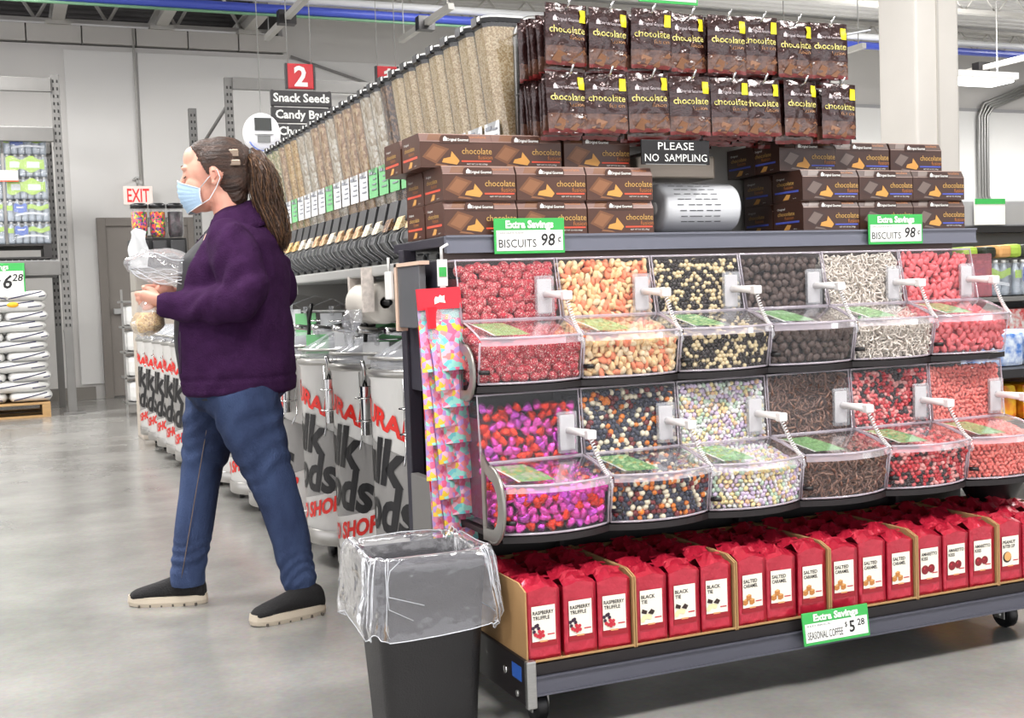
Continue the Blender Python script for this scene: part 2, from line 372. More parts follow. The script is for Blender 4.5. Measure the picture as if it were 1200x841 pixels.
# ---- aisle signs
m_sgn = mat('sign_charcoal', (52, 50, 52), .5); m_sgr = mat('sign_red', (196, 44, 52), .5)
def aisle_sign(x, y, ztop, num, lines, label):
    t = thing('aisle_sign', label, 'sign', (x, y, ztop))
    k = 1.0
    MB().bbox(-.1*k, .1*k, -.02, .02, -.19*k, 0, .01).build('number_panel', m_sgr, t)
    MB().box(-.115*k, -.1*k, -.02, .02, -.19*k, 0).build('panel_edge', m_sgn, t); MB().box(.1*k, .115*k, -.02, .02, -.19*k, 0).build('panel_edge', m_sgn, t)
    (MB().text(num, .145*k, 0, -.167*k, 0, FRONT, bold=.03, z=.024) if num != '1' else MB().poly([(-.004, -.165), (.03, -.165), (.03, -.022), (.006, -.022), (-.004, -.04), (-.034, -.052), (-.034, -.078), (-.004, -.07)], .024)).build('numeral', m_wht, t)
    for i, s in enumerate(lines):
        z1 = -.205*k-.125*k*i
        b = MB().bbox(-.235*k, .235*k, -.015, .015, z1-.115*k, z1, .006).build('name_panel', m_sgn, t)
        if s: MB().text(s, .062*k, 0, z1-.083*k, 0, FRONT, bold=.028, z=.018).build('lettering', m_wht, b)
    MB().box(-.23*k, -.21*k, -.008, .008, -.6*k, -.2*k).box(.21*k, .23*k, -.008, .008, -.6*k, -.2*k).build('bracket', m_sgn, t)
    MB().cyl((-.09*k, 0, 0), (-.09*k, 0, 4.92-ztop), .004, 6).cyl((.09*k, 0, 0), (.09*k, 0, 4.92-ztop), .004, 6).build('hanging_wire', m_grey, t)
    return t
aisle_sign(2.174, 9.0, 2.868, '2', ['Snack Seeds', 'Candy Bars', 'Chocolate'], 'aisle sign with red number 2 above three black name panels')
aisle_sign(3.499, 11, 3.282, '1', ['', ''], 'aisle sign with red number 1 half hidden by the dispenser tubes')
# ================================================================ PALLET RACKS AT THE BACK
m_rack = mat('rack_grey', (116, 115, 113), .45, var=.08, vscale=6)
m_hole = mat('rack_hole', (30, 30, 30), .8)
def post(parent, x, y, z0, z1, w=.085):
    b = MB().bbox(x-w/2, x+w/2, y, y+.07, z0, z1, .004)
    o = b.build('upright', m_rack, parent)
    h = MB(); z = z0+.9 if z0 < .5 else z0+.1
    while z < z1-.05:
        h.box(x-.026, x-.012, y-.003, y, z, z+.03).box(x+.012, x+.026, y-.003, y, z, z+.03); z += .075
    h.build('slot_row', m_hole, o)['kind'] = 'stuff'
    return o
def wire_deck(parent, x0, x1, y0, y1, z):
    b = MB(); n = int((x1-x0)/.06)
    for k in range(n+1): b.box(x0+k*.06, x0+k*.06+.008, y0, y1, z, z+.008)
    for k in range(8): b.box(x0, x1, y0+(y1-y0)*k/7, y0+(y1-y0)*k/7+.01, z-.01, z)
    b.build('wire_deck', m_steel, parent)
t = thing('pallet_rack', 'tall grey pallet rack against the wall holding water cases and white sacks', 'rack', (0, 0, 0))
RY = 13.0
post(t, .615, RY, 0, 3.46); post(t, .56, RY+1.0, 0, 2.95, .07); post(t, -2.2, RY, 0, 3.46)
MB().bbox(.52, .74, RY-.05, RY+.12, 0, .02, .004).build('foot_plate', m_rack, t)
for z in (3.3, 2.87-.07, 1.45):
    h = .14
    MB().bbox(-2.16, .575, RY-.02, RY+.03, z-h/2+.05, z+h/2+.05, .006).build('beam', m_rack, t)
    if z < 3: MB().bbox(-2.16, .575, RY+.95, RY+1.0, z-h/2+.05, z+h/2+.05, .006).build('beam', m_rack, t)
wire_deck(t, -2.1, .56, RY, RY+1.0, 2.93); wire_deck(t, -2.1, .56, RY, RY+1.0, 1.585)
b = MB()
for z in (.4, 1.0, 1.9, 2.4): b.cyl((.62, RY+.05, z), (.62, RY+.98, z+.45), .014, 6)
b.build('cross_brace', m_rack, t)
t = thing('pallet_rack', 'grey pallet rack behind the hanging scale, half hidden by dispenser tubes', 'rack', (0, 0, 0))
post(t, 2.36, RY, 0, 3.5); post(t, 2.12, RY+1.0, 0, 3.32, .09); post(t, 5.2, RY, 0, 3.5)
MB().bbox(2.4, 5.2, RY-.02, RY+.03, 3.37, 3.5, .006).build('beam', m_rack, t)
MB().bbox(2.4, 5.2, RY-.02, RY+.03, 2.62, 2.76, .006).build('beam', m_rack, t)
wire_deck(t, 2.4, 5.1, RY, RY+1.0, 2.78)
MB().cyl((2.34, RY+.06, 3.2), (2.14, RY+.98, 2.8), .02, 6).cyl((2.34, RY+.06, 2.4), (2.14, RY+.98, 2.9), .02, 6).build('cross_brace', m_rack, t)
tag(MB().bbox(3.02, 4.9, RY+.2, RY+.24, 2.85, 3.4, .01).build('white_board', mat('board_white', (224, 223, 220), .5, bump=.3, bscale=12)), 'white textured board leaning on top of the rear rack', 'board')

# wooden pallet + sacks
m_wood = mat('pallet_wood', (196, 158, 108), .7, var=.2, vscale=12, stretch=(1, 6, 6))
def pallet(label, x0, x1, y0, y1, z0, m):
    t = thing('pallet', label, 'pallet', (0, 0, z0))
    for i in range(7):
        a = y0+(y1-y0-.1)*i/6; MB().bbox(x0, x1, a, a+.1, .13, .15, .003).build('plank', m, t)
    for y in (y0, (y0+y1)/2-.05, y1-.1): MB().bbox(x0, x1, y, y+.1, 0, .02, .003).build('plank', m, t)
    for x in (x0, (x0+x1)/2-.04, x1-.08): MB().bbox(x, x+.08, y0, y1, .02, .13, .003).build('stringer', m, t)
pallet('pale wooden pallet on the floor under the white sacks', -.78, .4, 12.86, 13.9, 0, m_wood)
pallet('dark pallet under the stacked water cases on the rack shelf', -.68, .5, 12.98, 13.9, 1.6, mat('pallet_dark', (42, 40, 40), .6))
m_sack = mat('sack_white', (226, 226, 224), .6, bump=.5, bscale=9); m_navy = mat('sack_navy', (38, 40, 72), .5); m_yel = mat('sack_yellow', (240, 178, 40), .5)
def sack(x, y, z, L, Wd, H, flip, label, sun=False):
    t = thing('sack', label, 'sack', (x, y, z), 0, None)
    b = MB()
    def f(u, v):
        a = 2*pi*v; uu = (u-.5)*2; e = (1-abs(uu)**8)**.5 if abs(uu) < 1 else 0
        cy = abs(cos(a))**.6*(1 if cos(a) > 0 else -1); cz = abs(sin(a))**.7*(1 if sin(a) > 0 else -1)
        wob = 1+.05*noise.noise(Vector((x*3+uu*3, z*9+v*5, 1)))
        return (uu*L/2, cy*Wd/2*(.55+.45*e), (cz*H*.53*(.3+.7*e)*wob+H/2))
    b.grid(f, 14, 16, 0); b.build('sack_body', m_sack, t)
    s = -1 if flip else 1
    MB().grid(lambda u, v: (s*(-L*.38+L*.75*u), -Wd/2-.004+.012*abs(2*u-1)**3, H*(.2+.6*u)+.012*v), 10, 1, 0).grid(lambda u, v: (s*(L*.3+L*.15*u), -Wd/2+.0+.01*u, H*(.35+.1*u)+.01*v), 4, 1, 0).build('navy_stripe', m_navy, t)
    if sun: MB().lathe([(.055, 0), (.05, .004)], 20, 0, mx=Matrix.Translation((.12, -Wd/2-.004, H*.62)) @ Matrix.Rotation(pi/2, 4, 'X') @ Matrix.Scale(.5, 4, (0, 1, 0))).build('sun_logo', m_yel, t)
    return t
z = .152; names = ['bottom', 'second lowest', 'third', 'fourth', 'fifth', 'sixth', 'seventh', 'eighth', 'ninth', 'tenth', 'top']
for k in range(11):
    H = .112 if k % 2 == 0 else .132
    if k % 2 == 0:
        sack(.22, 13.3, z, .42, .82, H, False, 'white sack with navy stripes at the right end of the %s layer' % names[k])
        if k != 10: sack(-.2, 13.32, z, .42, .82, H, True, 'white sack with navy stripes at the left of the %s layer' % names[k])
    else:
        sack(-.02, 13.3, z, .86, .82, H, False, 'broad white sack lying across the %s layer of the pallet' % names[k], k == 9)
    z += H*.835
sack(-.12, 13.3, z-.09, .42, .8, .11, True, 'white sack with a navy stripe on top of the pile behind the price sign')

# water cases: bottles in shrink film
m_bot = clear('water_bottle', (232, 240, 248), haze=.6, hazecol=(216, 228, 240), gloss=.4); m_cap = m_white
m_lblu = mat('case_blue', (66, 104, 196), .4); m_lgrn = mat('case_green', (170, 208, 74), .4); m_lwhite = mat('case_pale', (224, 230, 236), .45)
m_film = clear('shrink_film', haze=.1, gloss=.5, bump=.6, bscale=25)
def water_mesh(kind, W=.4, Dp=.27, H=.235):
    b = MB(); nx = 6
    r = W/nx/2*.95
    for i in range(nx):
        for j in range(2):
            mx = Matrix.Translation((-W/2+W/nx*(i+.5), -Dp/2+.03+.07*j, 0))
            b.lathe([(r*.9, .004), (r, .02), (r, .07), (r*.92, .08), (r, .09), (r, .15), (r*.5, .19), (.013, .205)], 10, 0, mx=mx)
            b.lathe([(.015, .205), (.015, .225)], 8, 1, mx=mx)
    y = -Dp/2-.006
    if kind == 0:
        b.grid(lambda u, v: (-W*.34+W*.3*u, y, .09+.085*v+.01*sin(u*9)), 6, 1, 2).grid(lambda u, v: (-W*.02+W*.5*u, y, .12+.045*v+.012*sin(u*8)), 8, 1, 3).grid(lambda u, v: (-W*.5+W*.13*u, y, .11+.05*v), 2, 1, 3)
        b.grid(lambda u, v: (-W*.3+W*.75*u, y-.001, .055+.02*v+.02*sin(u*3)), 8, 1, 4)
        b.quad(-W*.28, -W*.12, .135, .15, 0, 1, Matrix.Translation((0, y-.002, 0)) @ FRONT)
    else:
        b.grid(lambda u, v: (-W*.47+W*.9*u, y, .06+.13*v+.02*sin(u*12)*(1 if v > .5 else -1)), 16, 1, 3).grid(lambda u, v: (-W*.38+W*.22*u, y-.002, .09+.06*v), 3, 1, 4).grid(lambda u, v: (W*.02+W*.3*u, y-.002, .09+.06*v), 3, 1, 4)
    b.box(-W/2, W/2, -Dp/2+.15, Dp/2, .0, .2, 4)
    return b.mesh('water_case', [m_bot, m_cap, m_lblu, m_lgrn, m_lwhite])
wm = [water_mesh(0), water_mesh(1)]
fm = MB().bbox(-.205, .205, -.143, .14, 0, .21, .02).mesh('film', m_film)
def water(x, y, z, kind, label, group=None):
    t = thing('water_case', label, 'water case', (x, y, z), 0, group)
    for nm, me in (('bottles', wm[kind]), ('shrink_wrap', fm)):
        o = D.objects.new(nm, me); C.objects.link(o); o.parent = t
    return t
lv = ['bottom', 'second', 'third', 'fourth', 'fifth']
kinds = [0, 0, 1, 1, 0, 0][::-1]
for k in range(5):
    kd = [0, 0, 1, 1, 0][k]
    for i in range(2):
        nm = 'blue and green labelled' if kd == 0 else 'lime green labelled'
        water(.3-.43*i, 13.2, 1.755+.226*k, kd, '%s water case, %s rack layer, %s' % (nm, lv[k], 'by the post' if i == 0 else 'away from the post'))
water(.3, 13.5, 1.755, 0, 'water bottle case hidden behind the front stack on the rack')
t = thing('shelf_tag', 'small white price slip with an orange edge on the water cases', 'price tag', (.13, 13.03, 2.44))
MB().box(-.09, .09, -.006, 0, -.05, .05).build('slip', m_wht, t); MB().box(-.09, .09, -.008, 0, -.06, -.048).build('edge_strip', mat('orange_edge', (226, 78, 40), .5), t)
t = thing('price_sign', 'green and white price sign reading 6.28 on the rack beam', 'sign', (0, RY-.04, 1.36))
MB().bbox(-.35, .23, -.01, 0, -.13, .2, .004).build('backing', m_grn, t)
MB().box(-.34, .215, -.013, -.009, -.12, .12).build('white_field', m_wht, t)
MB().text('6', .13, .065, -.05, 0, Matrix.Translation((0, 0, 0)) @ FRONT, bold=.02, shear=.2, z=.015).text('28', .07, .16, .02, 0, Matrix.Translation((0, 0, 0)) @ FRONT, bold=.015, shear=.2, z=.015).text('$', .07, -.02, .01, 0, FRONT, z=.015).text('Savings', .05, -.02, .14, 1, FRONT, bold=.02, z=.012).build('lettering', [m_blk, m_wht], t)

# ================================================================ SHELVING BEYOND THE RIGHT END
t = thing('grocery_shelf', 'grey grocery shelving with a tall back panel right of the biscuit boxes', 'shelf', (0, 0, 0))
MB().bbox(5.3, 9.5, 6.15, 6.2, 0, 1.57, .004).build('back_panel', m_rack, t)
MB().bbox(5.3, 9.5, 6.0, 6.15, 1.4, 1.57, .01).build('valance', mat('valance_grey', (158, 158, 160), .5), t)
MB().box(5.3, 9.5, 5.98, 6.1, 1.36, 1.4).build('gap_shade', m_black, t)  # black bar stands in for the shade in the gap under the valance
for z in (.15, .55, .94): MB().bbox(5.3, 9.5, 5.62, 6.15, z-.03, z, .004).build('shelf_board', m_rack, t)
for x in (5.3, 7.4, 9.47): MB().box(x, x+.03, 5.65, 6.15, 0, 1.4).build('end_frame', m_black, t)
for i in range(5):
    for k in range(1):
        water(5.66+.43*i, 5.8, .945+.0*k, 0, 'blue labelled water case under the grey valance, %s from the biscuit boxes' % ['first', 'second', 'third', 'fourth', 'fifth'][i])
mcol = [mat('produce_green', (150, 178, 60), .5), mat('produce_dark', (38, 44, 34), .5), mat('produce_tan', (214, 160, 98), .5)]
fk = MB().bbox(-.05, .05, -.1, .1, 0, .1, .03).mesh('bag', [mcol[0]])
for i in range(14):
    mm = mcol[i % 3]
    t2 = thing('food_bag', '%s food bag on the valance shelf, %s of its colour from the biscuit boxes' % (['lime green', 'dark green', 'tan'][i % 3], ['first', 'second', 'third', 'fourth', 'fifth'][i//3]), 'food bag', (5.55+.13*i, 5.78, 1.185), rnd(-.5, .5), 'food bags lying on the water cases, %s' % ['lime green', 'dark green', 'tan'][i % 3])
    MB().bbox(-.055, .055, -.12, .12, 0, .07+.03*rnd(0, 1), .025).build('pouch', mm, t2)
t = thing('price_sign', 'small green and white price sign on the grey valance', 'sign', (6.0, 5.98, 1.49))
MB().box(-.13, .13, -.01, 0, -.08, .09).build('backing', m_wht, t); MB().box(-.13, .13, -.013, -.01, .055, .09).build('green_header', m_grn, t)
# boxes and bags on lower shelves
m_rb = mat('box_redwhite', (214, 210, 206), .5, var=.6, vscale=40, col2=(200, 60, 60)); m_bl = mat('pack_blue', (70, 120, 196), .4, var=.6, vscale=25, col2=(220, 230, 240)); m_yw = mat('bag_yellow', (244, 196, 20), .4, var=.6, vscale=14, col2=(206, 50, 30))
for i in range(6):
    tag(MB().bbox(5.52+.3*i, 5.8+.3*i, 5.66, 5.95, .556, .86, .01).build('grocery_box', m_rb), 'red and white printed box on the middle right shelf, %s from the biscuit boxes' % ['first', 'second', 'third', 'fourth', 'fifth', 'sixth'][i], 'box', 'red and white boxes on the right shelf')
t = thing('display_table', 'low black display table behind the right end of the candy rack', 'table', (0, 0, 0))
MB().bbox(3.45, 5.2, 3.9, 4.6, .62, .66, .005).bbox(3.45, 5.2, 3.95, 4.6, .38, .41, .005).build('shelf_board', m_black, t)
for x in (3.47, 5.14): MB().box(x, x+.04, 3.95, 4.55, 0, .62).build('leg', m_black, t)
for i in range(4):
    t2 = thing('blue_pack', 'blue and white shrink wrapped pack on the low black table, %s from the candy rack' % ['first', 'second', 'third', 'fourth'][i], 'pack', (3.75+.33*i, 4.2, .66))
    MB().bbox(-.15, .15, -.18, .18, 0, .15, .02).build('wrap', m_bl, t2)
    t2 = thing('yellow_bag', 'yellow bag with red print under the low black table top, %s from the candy rack' % ['first', 'second', 'third', 'fourth'][i], 'food bag', (3.7+.33*i, 4.15, .412))
    MB().bbox(-.15, .15, -.14, .14, 0, .17, .03).build('pouch', m_yw, t2)
# ================================================================ DISPENSER RUN (gravity bins)
DX = 1.42
t = thing('dispenser_stand', 'long grey stand carrying the gravity bins above the white drums', 'stand', (0, 0, 0))
MB().bbox(1.15, 2.1, 3.42, 9.3, 1.14, 1.175, .006).build('shelf_board', mat('stand_shelf', (170, 170, 168), .4), t)
MB().bbox(1.72, 1.76, 3.42, 9.3, 0, 1.14, .004).build('back_panel', mat('stand_panel', (168, 158, 148), .6), t)
MB().bbox(1.6, 1.9, 3.42, 9.3, 1.2, 1.9, .004).build('inner_wall', m_grey, t)
for k in range(7):
    y = 3.5+.95*k
    MB().prism([(1.72, 1.14), (1.25, 1.14), (1.25, 1.1), (1.42, 1.07), (1.56, .98), (1.64, .85), (1.72, .82)], y, y+.02).build('bracket', mat('bracket_grey', (182, 180, 176), .45), t)
    MB().box(1.7, 1.72, y-.01, y+.03, .0, 1.14).build('upright', m_steel, t)
MB().tube([(1.3, 3.45, 1.02), (1.3, 9.2, 1.02)], .006, 6).tube([(1.36, 3.45, .86), (1.36, 9.2, .86)], .006, 6).build('hang_rail', m_steel, t)

G = [((222, 198, 156), (204, 174, 128), (234, 216, 180), (190, 160, 114)), ((214, 188, 142), (226, 204, 162), (194, 164, 116), (236, 218, 184)), ((186, 150, 112), (160, 120, 84), (216, 190, 150), (204, 170, 130)),
     ((226, 218, 200), (206, 192, 168), (186, 168, 140), (238, 232, 220)), ((176, 168, 120), (206, 190, 140), (146, 150, 96), (222, 208, 170)), ((92, 72, 92), (126, 98, 116), (70, 52, 66), (140, 120, 130)),
     ((120, 88, 60), (86, 60, 42), (150, 116, 84), (64, 46, 36)), ((204, 160, 96), (226, 196, 140), (180, 136, 74), (212, 178, 116))]
gm = [grainmat('grain_%s' % n, c, s) for n, c, s in (('oat', G[0], 240), ('wheat', G[1], 260), ('almond', G[2], 70), ('cashew', G[3], 80), ('pistachio', G[4], 90), ('purple', G[5], 110), ('brown', G[6], 90), ('gold', G[7], 110))]
seq = [0, 1, 0, 1, 0, 0, 1, 6, 3, 3, 2, 2, 2, 3, 2, 2, 3, 3, 7, 7, 2, 4, 4, 2, 5, 3]
gname = ['pale oat', 'golden wheat', 'tan almond', 'cream nut', 'green seed', 'purple raisin', 'dark brown nut', 'honey gold']
def rrect(w0, d0, r, n=3):
    P = []
    for cx, cy, a0 in ((w0/2-r, d0/2-r, 0), (-w0/2+r, d0/2-r, 90), (-w0/2+r, -d0/2+r, 180), (w0/2-r, -d0/2+r, 270)):
        for k in range(n+1): a = R(a0+90*k/n); P.append((cx+r*cos(a), cy+r*sin(a)))
    return P
def rprism(b, w0, d0, r, z0, z1, lean=0, mi=0, cap=True, n=3, cx=0):
    P = rrect(w0, d0, r, n); N = len(P)
    V = [(x+cx, y, z0) for x, y in P]+[(x+cx+lean, y, z1) for x, y in P]
    F = [(k, (k+1) % N, (k+1) % N+N, k+N) for k in range(N)]
    if cap: F += [tuple(range(N-1, -1, -1)), tuple(range(N, 2*N))]
    b.add(V, F, mi, False); return b
LEAN = -.055
tube_me = rprism(MB(), .16, .132, .045, 1.43, 1.875, LEAN, cap=False, n=4).mesh('tube', clear('tube_clear', haze=.02, gloss=1.0, rough=.08))
fill_me = rprism(MB(), .148, .12, .04, 1.432, 1.86, LEAN, n=4).mesh('grain', gm[0])
b = rprism(MB(), .168, .136, .045, 1.872, 1.886, 0, 0, cx=LEAN)
rprism(b, .15, .12, .04, 1.886, 1.894, 0, 1, cx=LEAN); b.box(-.088+LEAN, -.075+LEAN, -.022, .022, 1.868, 1.895, 0); b.box(-.0885+LEAN, -.088+LEAN, -.05, -.028, 1.876, 1.89, 1)
cap_me = b.mesh('cap', [m_blackp, m_white])
tall_me = [MB().box(-.092-.0, -.09, -.058, .058, 1.47, 1.585, 0, Matrix.Translation((-.004, 0, 0))).mesh('card', m) for m in (mat('card_white', (226, 228, 230), .5), mat('card_green', (120, 190, 130), .5))]
pr = MB()
for k in range(4): pr.box(-.0985, -.0965, -.045, .02-.01*k, 1.5+.02*k, 1.505+.02*k)
pr.box(-.0985, -.0965, .0, .045, 1.563, 1.574)
print_me = pr.mesh('print', mat('print_grey', (140, 144, 152), .6))
hood_me = MB().prism([(-.10, 1.43), (.04, 1.43), (.05, 1.30), (-.03, 1.28), (-.12, 1.35)], -.052, .052).mesh('hood', m_dgrey)
def schute(z, w=.0):
    return -.10-.075*sin(max(0, min(1, (1.33-z)/.15))*pi*.95)+.02
P = [( -.085-.07*sin(pi*min(1, max(0, (1.345-z)/.13))), z) for z in [1.345, 1.325, 1.30, 1.275, 1.25, 1.225, 1.205, 1.18]]
chute_me = MB().prism([(x, z) for x, z in P]+[(x+.075, z) for x, z in P[::-1]], -.036, .036).mesh('chute', m_dgrey)
rail_me = MB().prism([(x-.006, z) for x, z in P]+[(x+.004, z) for x, z in P[::-1]], -.046, -.036).prism([(x-.006, z) for x, z in P]+[(x+.004, z) for x, z in P[::-1]], .036, .046).mesh('chute_edge', mat('chute_edge', (150, 152, 154), .25, metal=.5))
lip_me = [MB().prism([(-.125, 1.36), (-.06, 1.40), (-.05, 1.36), (-.145, 1.315)], -.034, .034).mesh('chute_window', m) for m in gm]
foot_me = MB().bbox(-.105, -.02, -.045, .045, 1.176, 1.215, .008).mesh('foot', m_blackp)
def leaf_obj(name, me, p):
    o = D.objects.new(name, me); C.objects.link(o); o.parent = p; return o
ordn = ['first', 'second', 'third', 'fourth', 'fifth', 'sixth', 'seventh', 'eighth', 'ninth', 'tenth', 'eleventh', 'twelfth', 'thirteenth', 'fourteenth', 'fifteenth', 'sixteenth', 'seventeenth', 'eighteenth', 'nineteenth', 'twentieth', 'twenty-first', 'twenty-second', 'twenty-third', 'twenty-fourth', 'twenty-fifth', 'twenty-sixth']
fill_mes = []
for m in gm:
    me = fill_me.copy(); me.materials.clear(); me.materials.append(m); fill_mes.append(me)
for k in range(26):
    y = 3.36+.14*k
    green = 6 <= k <= 9 or k in (14, 19)
    t = thing('gravity_bin', 'clear gravity bin of %s, %s in the row from the biscuit boxes' % (gname[seq[k]], ordn[k]), 'dispenser', (DX+.07, y, 0), 0, None)
    leaf_obj('tube', tube_me, t); f = leaf_obj('grain', fill_mes[seq[k]], t); f['kind'] = 'stuff'
    leaf_obj('cap', cap_me, t); c = leaf_obj('price_card', tall_me[1 if green else 0], t); leaf_obj('card_print', print_me, c)
    leaf_obj('hood', hood_me, t); leaf_obj('chute', chute_me, t); leaf_obj('chute_edge', rail_me, t); leaf_obj('chute_window', lip_me[seq[k]], t); leaf_obj('foot', foot_me, t)

# hanging digital scale display
t = thing('scale_display', 'round white digital scale display hanging above the dispensers', 'scale', (1.49, 7.2, 2.08), 0)
mx = Matrix.Rotation(pi/2, 4, 'X')
MB().lathe([(.001, .07), (.06, .068), (.095, .05), (.11, .02), (.112, -.01), (.09, -.05), (.03, -.07), (.001, -.072)], 28, 0, mx=mx @ Matrix.Scale(1.12, 4, (0, 1, 0)), cap=False).build('shell', mat('scale_white', (236, 236, 240), .25), t)
MB().box(-.055, .045, -.078, -.05, .01, .085).build('screen', mat('lcd', (60, 62, 60), .2), t)
MB().box(-.04, .035, -.078, -.05, -.06, -.02).build('keypad', mat('lcd_grey', (120, 122, 122), .3), t)
MB().box(-.06, .055, -.09, -.06, -.012, -.004).build('ledge', m_white, t)
MB().tube([(.1*sin(a), -.062, .11*-cos(a)) for a in [R(x) for x in range(-60, 61, 12)]], .004, 6).build('blue_arc', mat('blue_arc', (80, 110, 190), .4), t)
MB().cyl((0, 0, .12), (0, 0, 2.8), .003, 6).build('cable', m_steel, t)

# candy canister tower at the far end
t = thing('canister_tower', 'black candy canister tower at the far end of the drums', 'dispenser', (1.19, 9.95, 0))
MB().bbox(-.21, .22, 0, .35, 1.38, 1.62, .01).build('body', m_blackp, t)
MB().bbox(-.2, .22, .0, .4, 0, 1.2, .01).build('cabinet', mat('cabinet_beige', (190, 180, 168), .5), t)
MB().bbox(-.2, .22, .0, .4, 1.2, 1.38, .01).build('counter', mat('counter_grey', (150, 145, 138), .4), t)
cmats = [grainmat('candy_mix', ((226, 40, 40), (250, 200, 30), (60, 160, 60), (240, 120, 30), (120, 40, 140), (40, 40, 60), (230, 60, 120)), 64, .3), grainmat('candy_dark', ((50, 40, 44), (30, 26, 30), (74, 60, 66)), 60, .4)]
for i in range(3):
    cm = cmats[0] if i < 2 else cmats[1]
    x = -.14+.14*i
    q = MB().lathe([(.05, 0), (.06, .03), (.06, .2)], 16, 0, mx=Matrix.Translation((x, .02, 1.63))).build('candy_fill', cm, t); q['kind'] = 'stuff'
    q = MB().lathe([(.052, -.01), (.065, .03), (.065, .23)], 16, 0, mx=Matrix.Translation((x, .02, 1.63)), cap=False).build('canister', m_clear, t)
    MB().lathe([(.067, .23), (.067, .26), (.05, .27)], 16, 0, mx=Matrix.Translation((x, .02, 1.63))).build('lid', m_blackp, q)
    MB().bbox(x-.055, x+.055, -.06, 0, 1.4, 1.6, .01).build('spout', m_dgrey, t)
tag(MB().grid(lambda u, v: (.96+.12*u+.04*(1-v)*(u-.5)+.012*sin(v*9+u*4), 9.86+.03*sin(u*7+v*5), 1.38+.32*v*(1-.2*abs(u-.5))), 8, 10, 0).build('bag_sheet', mat('bag_sheet_white', (226, 228, 230), .4)), 'white plastic sheet hanging from the candy canister tower', 'plastic sheet')
t = thing('white_rack', 'white goods rack beside the grey door behind the drums', 'rack', (1.12, 12.2, 0))
for k in range(5):
    MB().bbox(-.05+.0, .5, 0, .4, .12+.25*k, .14+.25*k, .004).build('shelf_board', m_steel, t)
for x in (-.05, .48): MB().box(x, x+.02, 0, .02, 0, 1.25).build('post', m_steel, t)
for k in range(4):
    tag(MB().bbox(1.1, 1.35, 12.2, 12.5, .142+.25*k, .142+.25*k+.2, .05).build('white_pack', m_sack), 'crumpled white pack on the %s shelf of the rack by the door' % ['lowest', 'second', 'third', 'fourth'][k], 'pack')

# ================================================================ DRUMS
m_drum = mat('drum_white', (244, 243, 240), .35); m_band = mat('drum_band', (176, 174, 170), .3, metal=.7); m_wrap = mat('wrap_grey', (140, 138, 136), .4); m_dred = mat('drum_red', (212, 38, 28), .45)
def wrap(geo, Rr, a0):
    """bend xz geometry onto a cylinder, centre facing angle a0"""
    return [((Rr+d)*cos(a0+x/Rr), (Rr+d)*sin(a0+x/Rr), z) for x, z, d in geo]
def curved_text(b, s, h, width, zc, mi, arc=0, slope=0, bold=.03, shear=.2, Rr=.235, a0=pi-.13):
    V, F, x0, x1, y0, y1 = text_geo(s, bold, shear, 3)
    kx = width/(x1-x0); ky = h/.7
    bm = bmesh.new(); vs = [bm.verts.new(((x-(x0+x1)/2)*kx, y*ky, 0)) for x, y in V]
    for f in F:
        try: bm.faces.new([vs[i] for i in f])
        except ValueError: pass
    for k in range(int(-width/2/.018), int(width/2/.018)+1):
        bmesh.ops.bisect_plane(bm, geom=bm.verts[:]+bm.edges[:]+bm.faces[:], plane_co=(k*.018, 0, 0), plane_no=(1, 0, 0))
    bm.verts.index_update()
    # facing outward, text reads left to right for a viewer outside: x -> +angle
    V2 = wrap([(v.co.x, v.co.y+zc+slope*v.co.x+arc*v.co.x**2, .0035) for v in bm.verts], Rr, a0)
    b.add(V2, [[v.index for v in f.verts] for f in bm.faces], mi, False); bm.free()
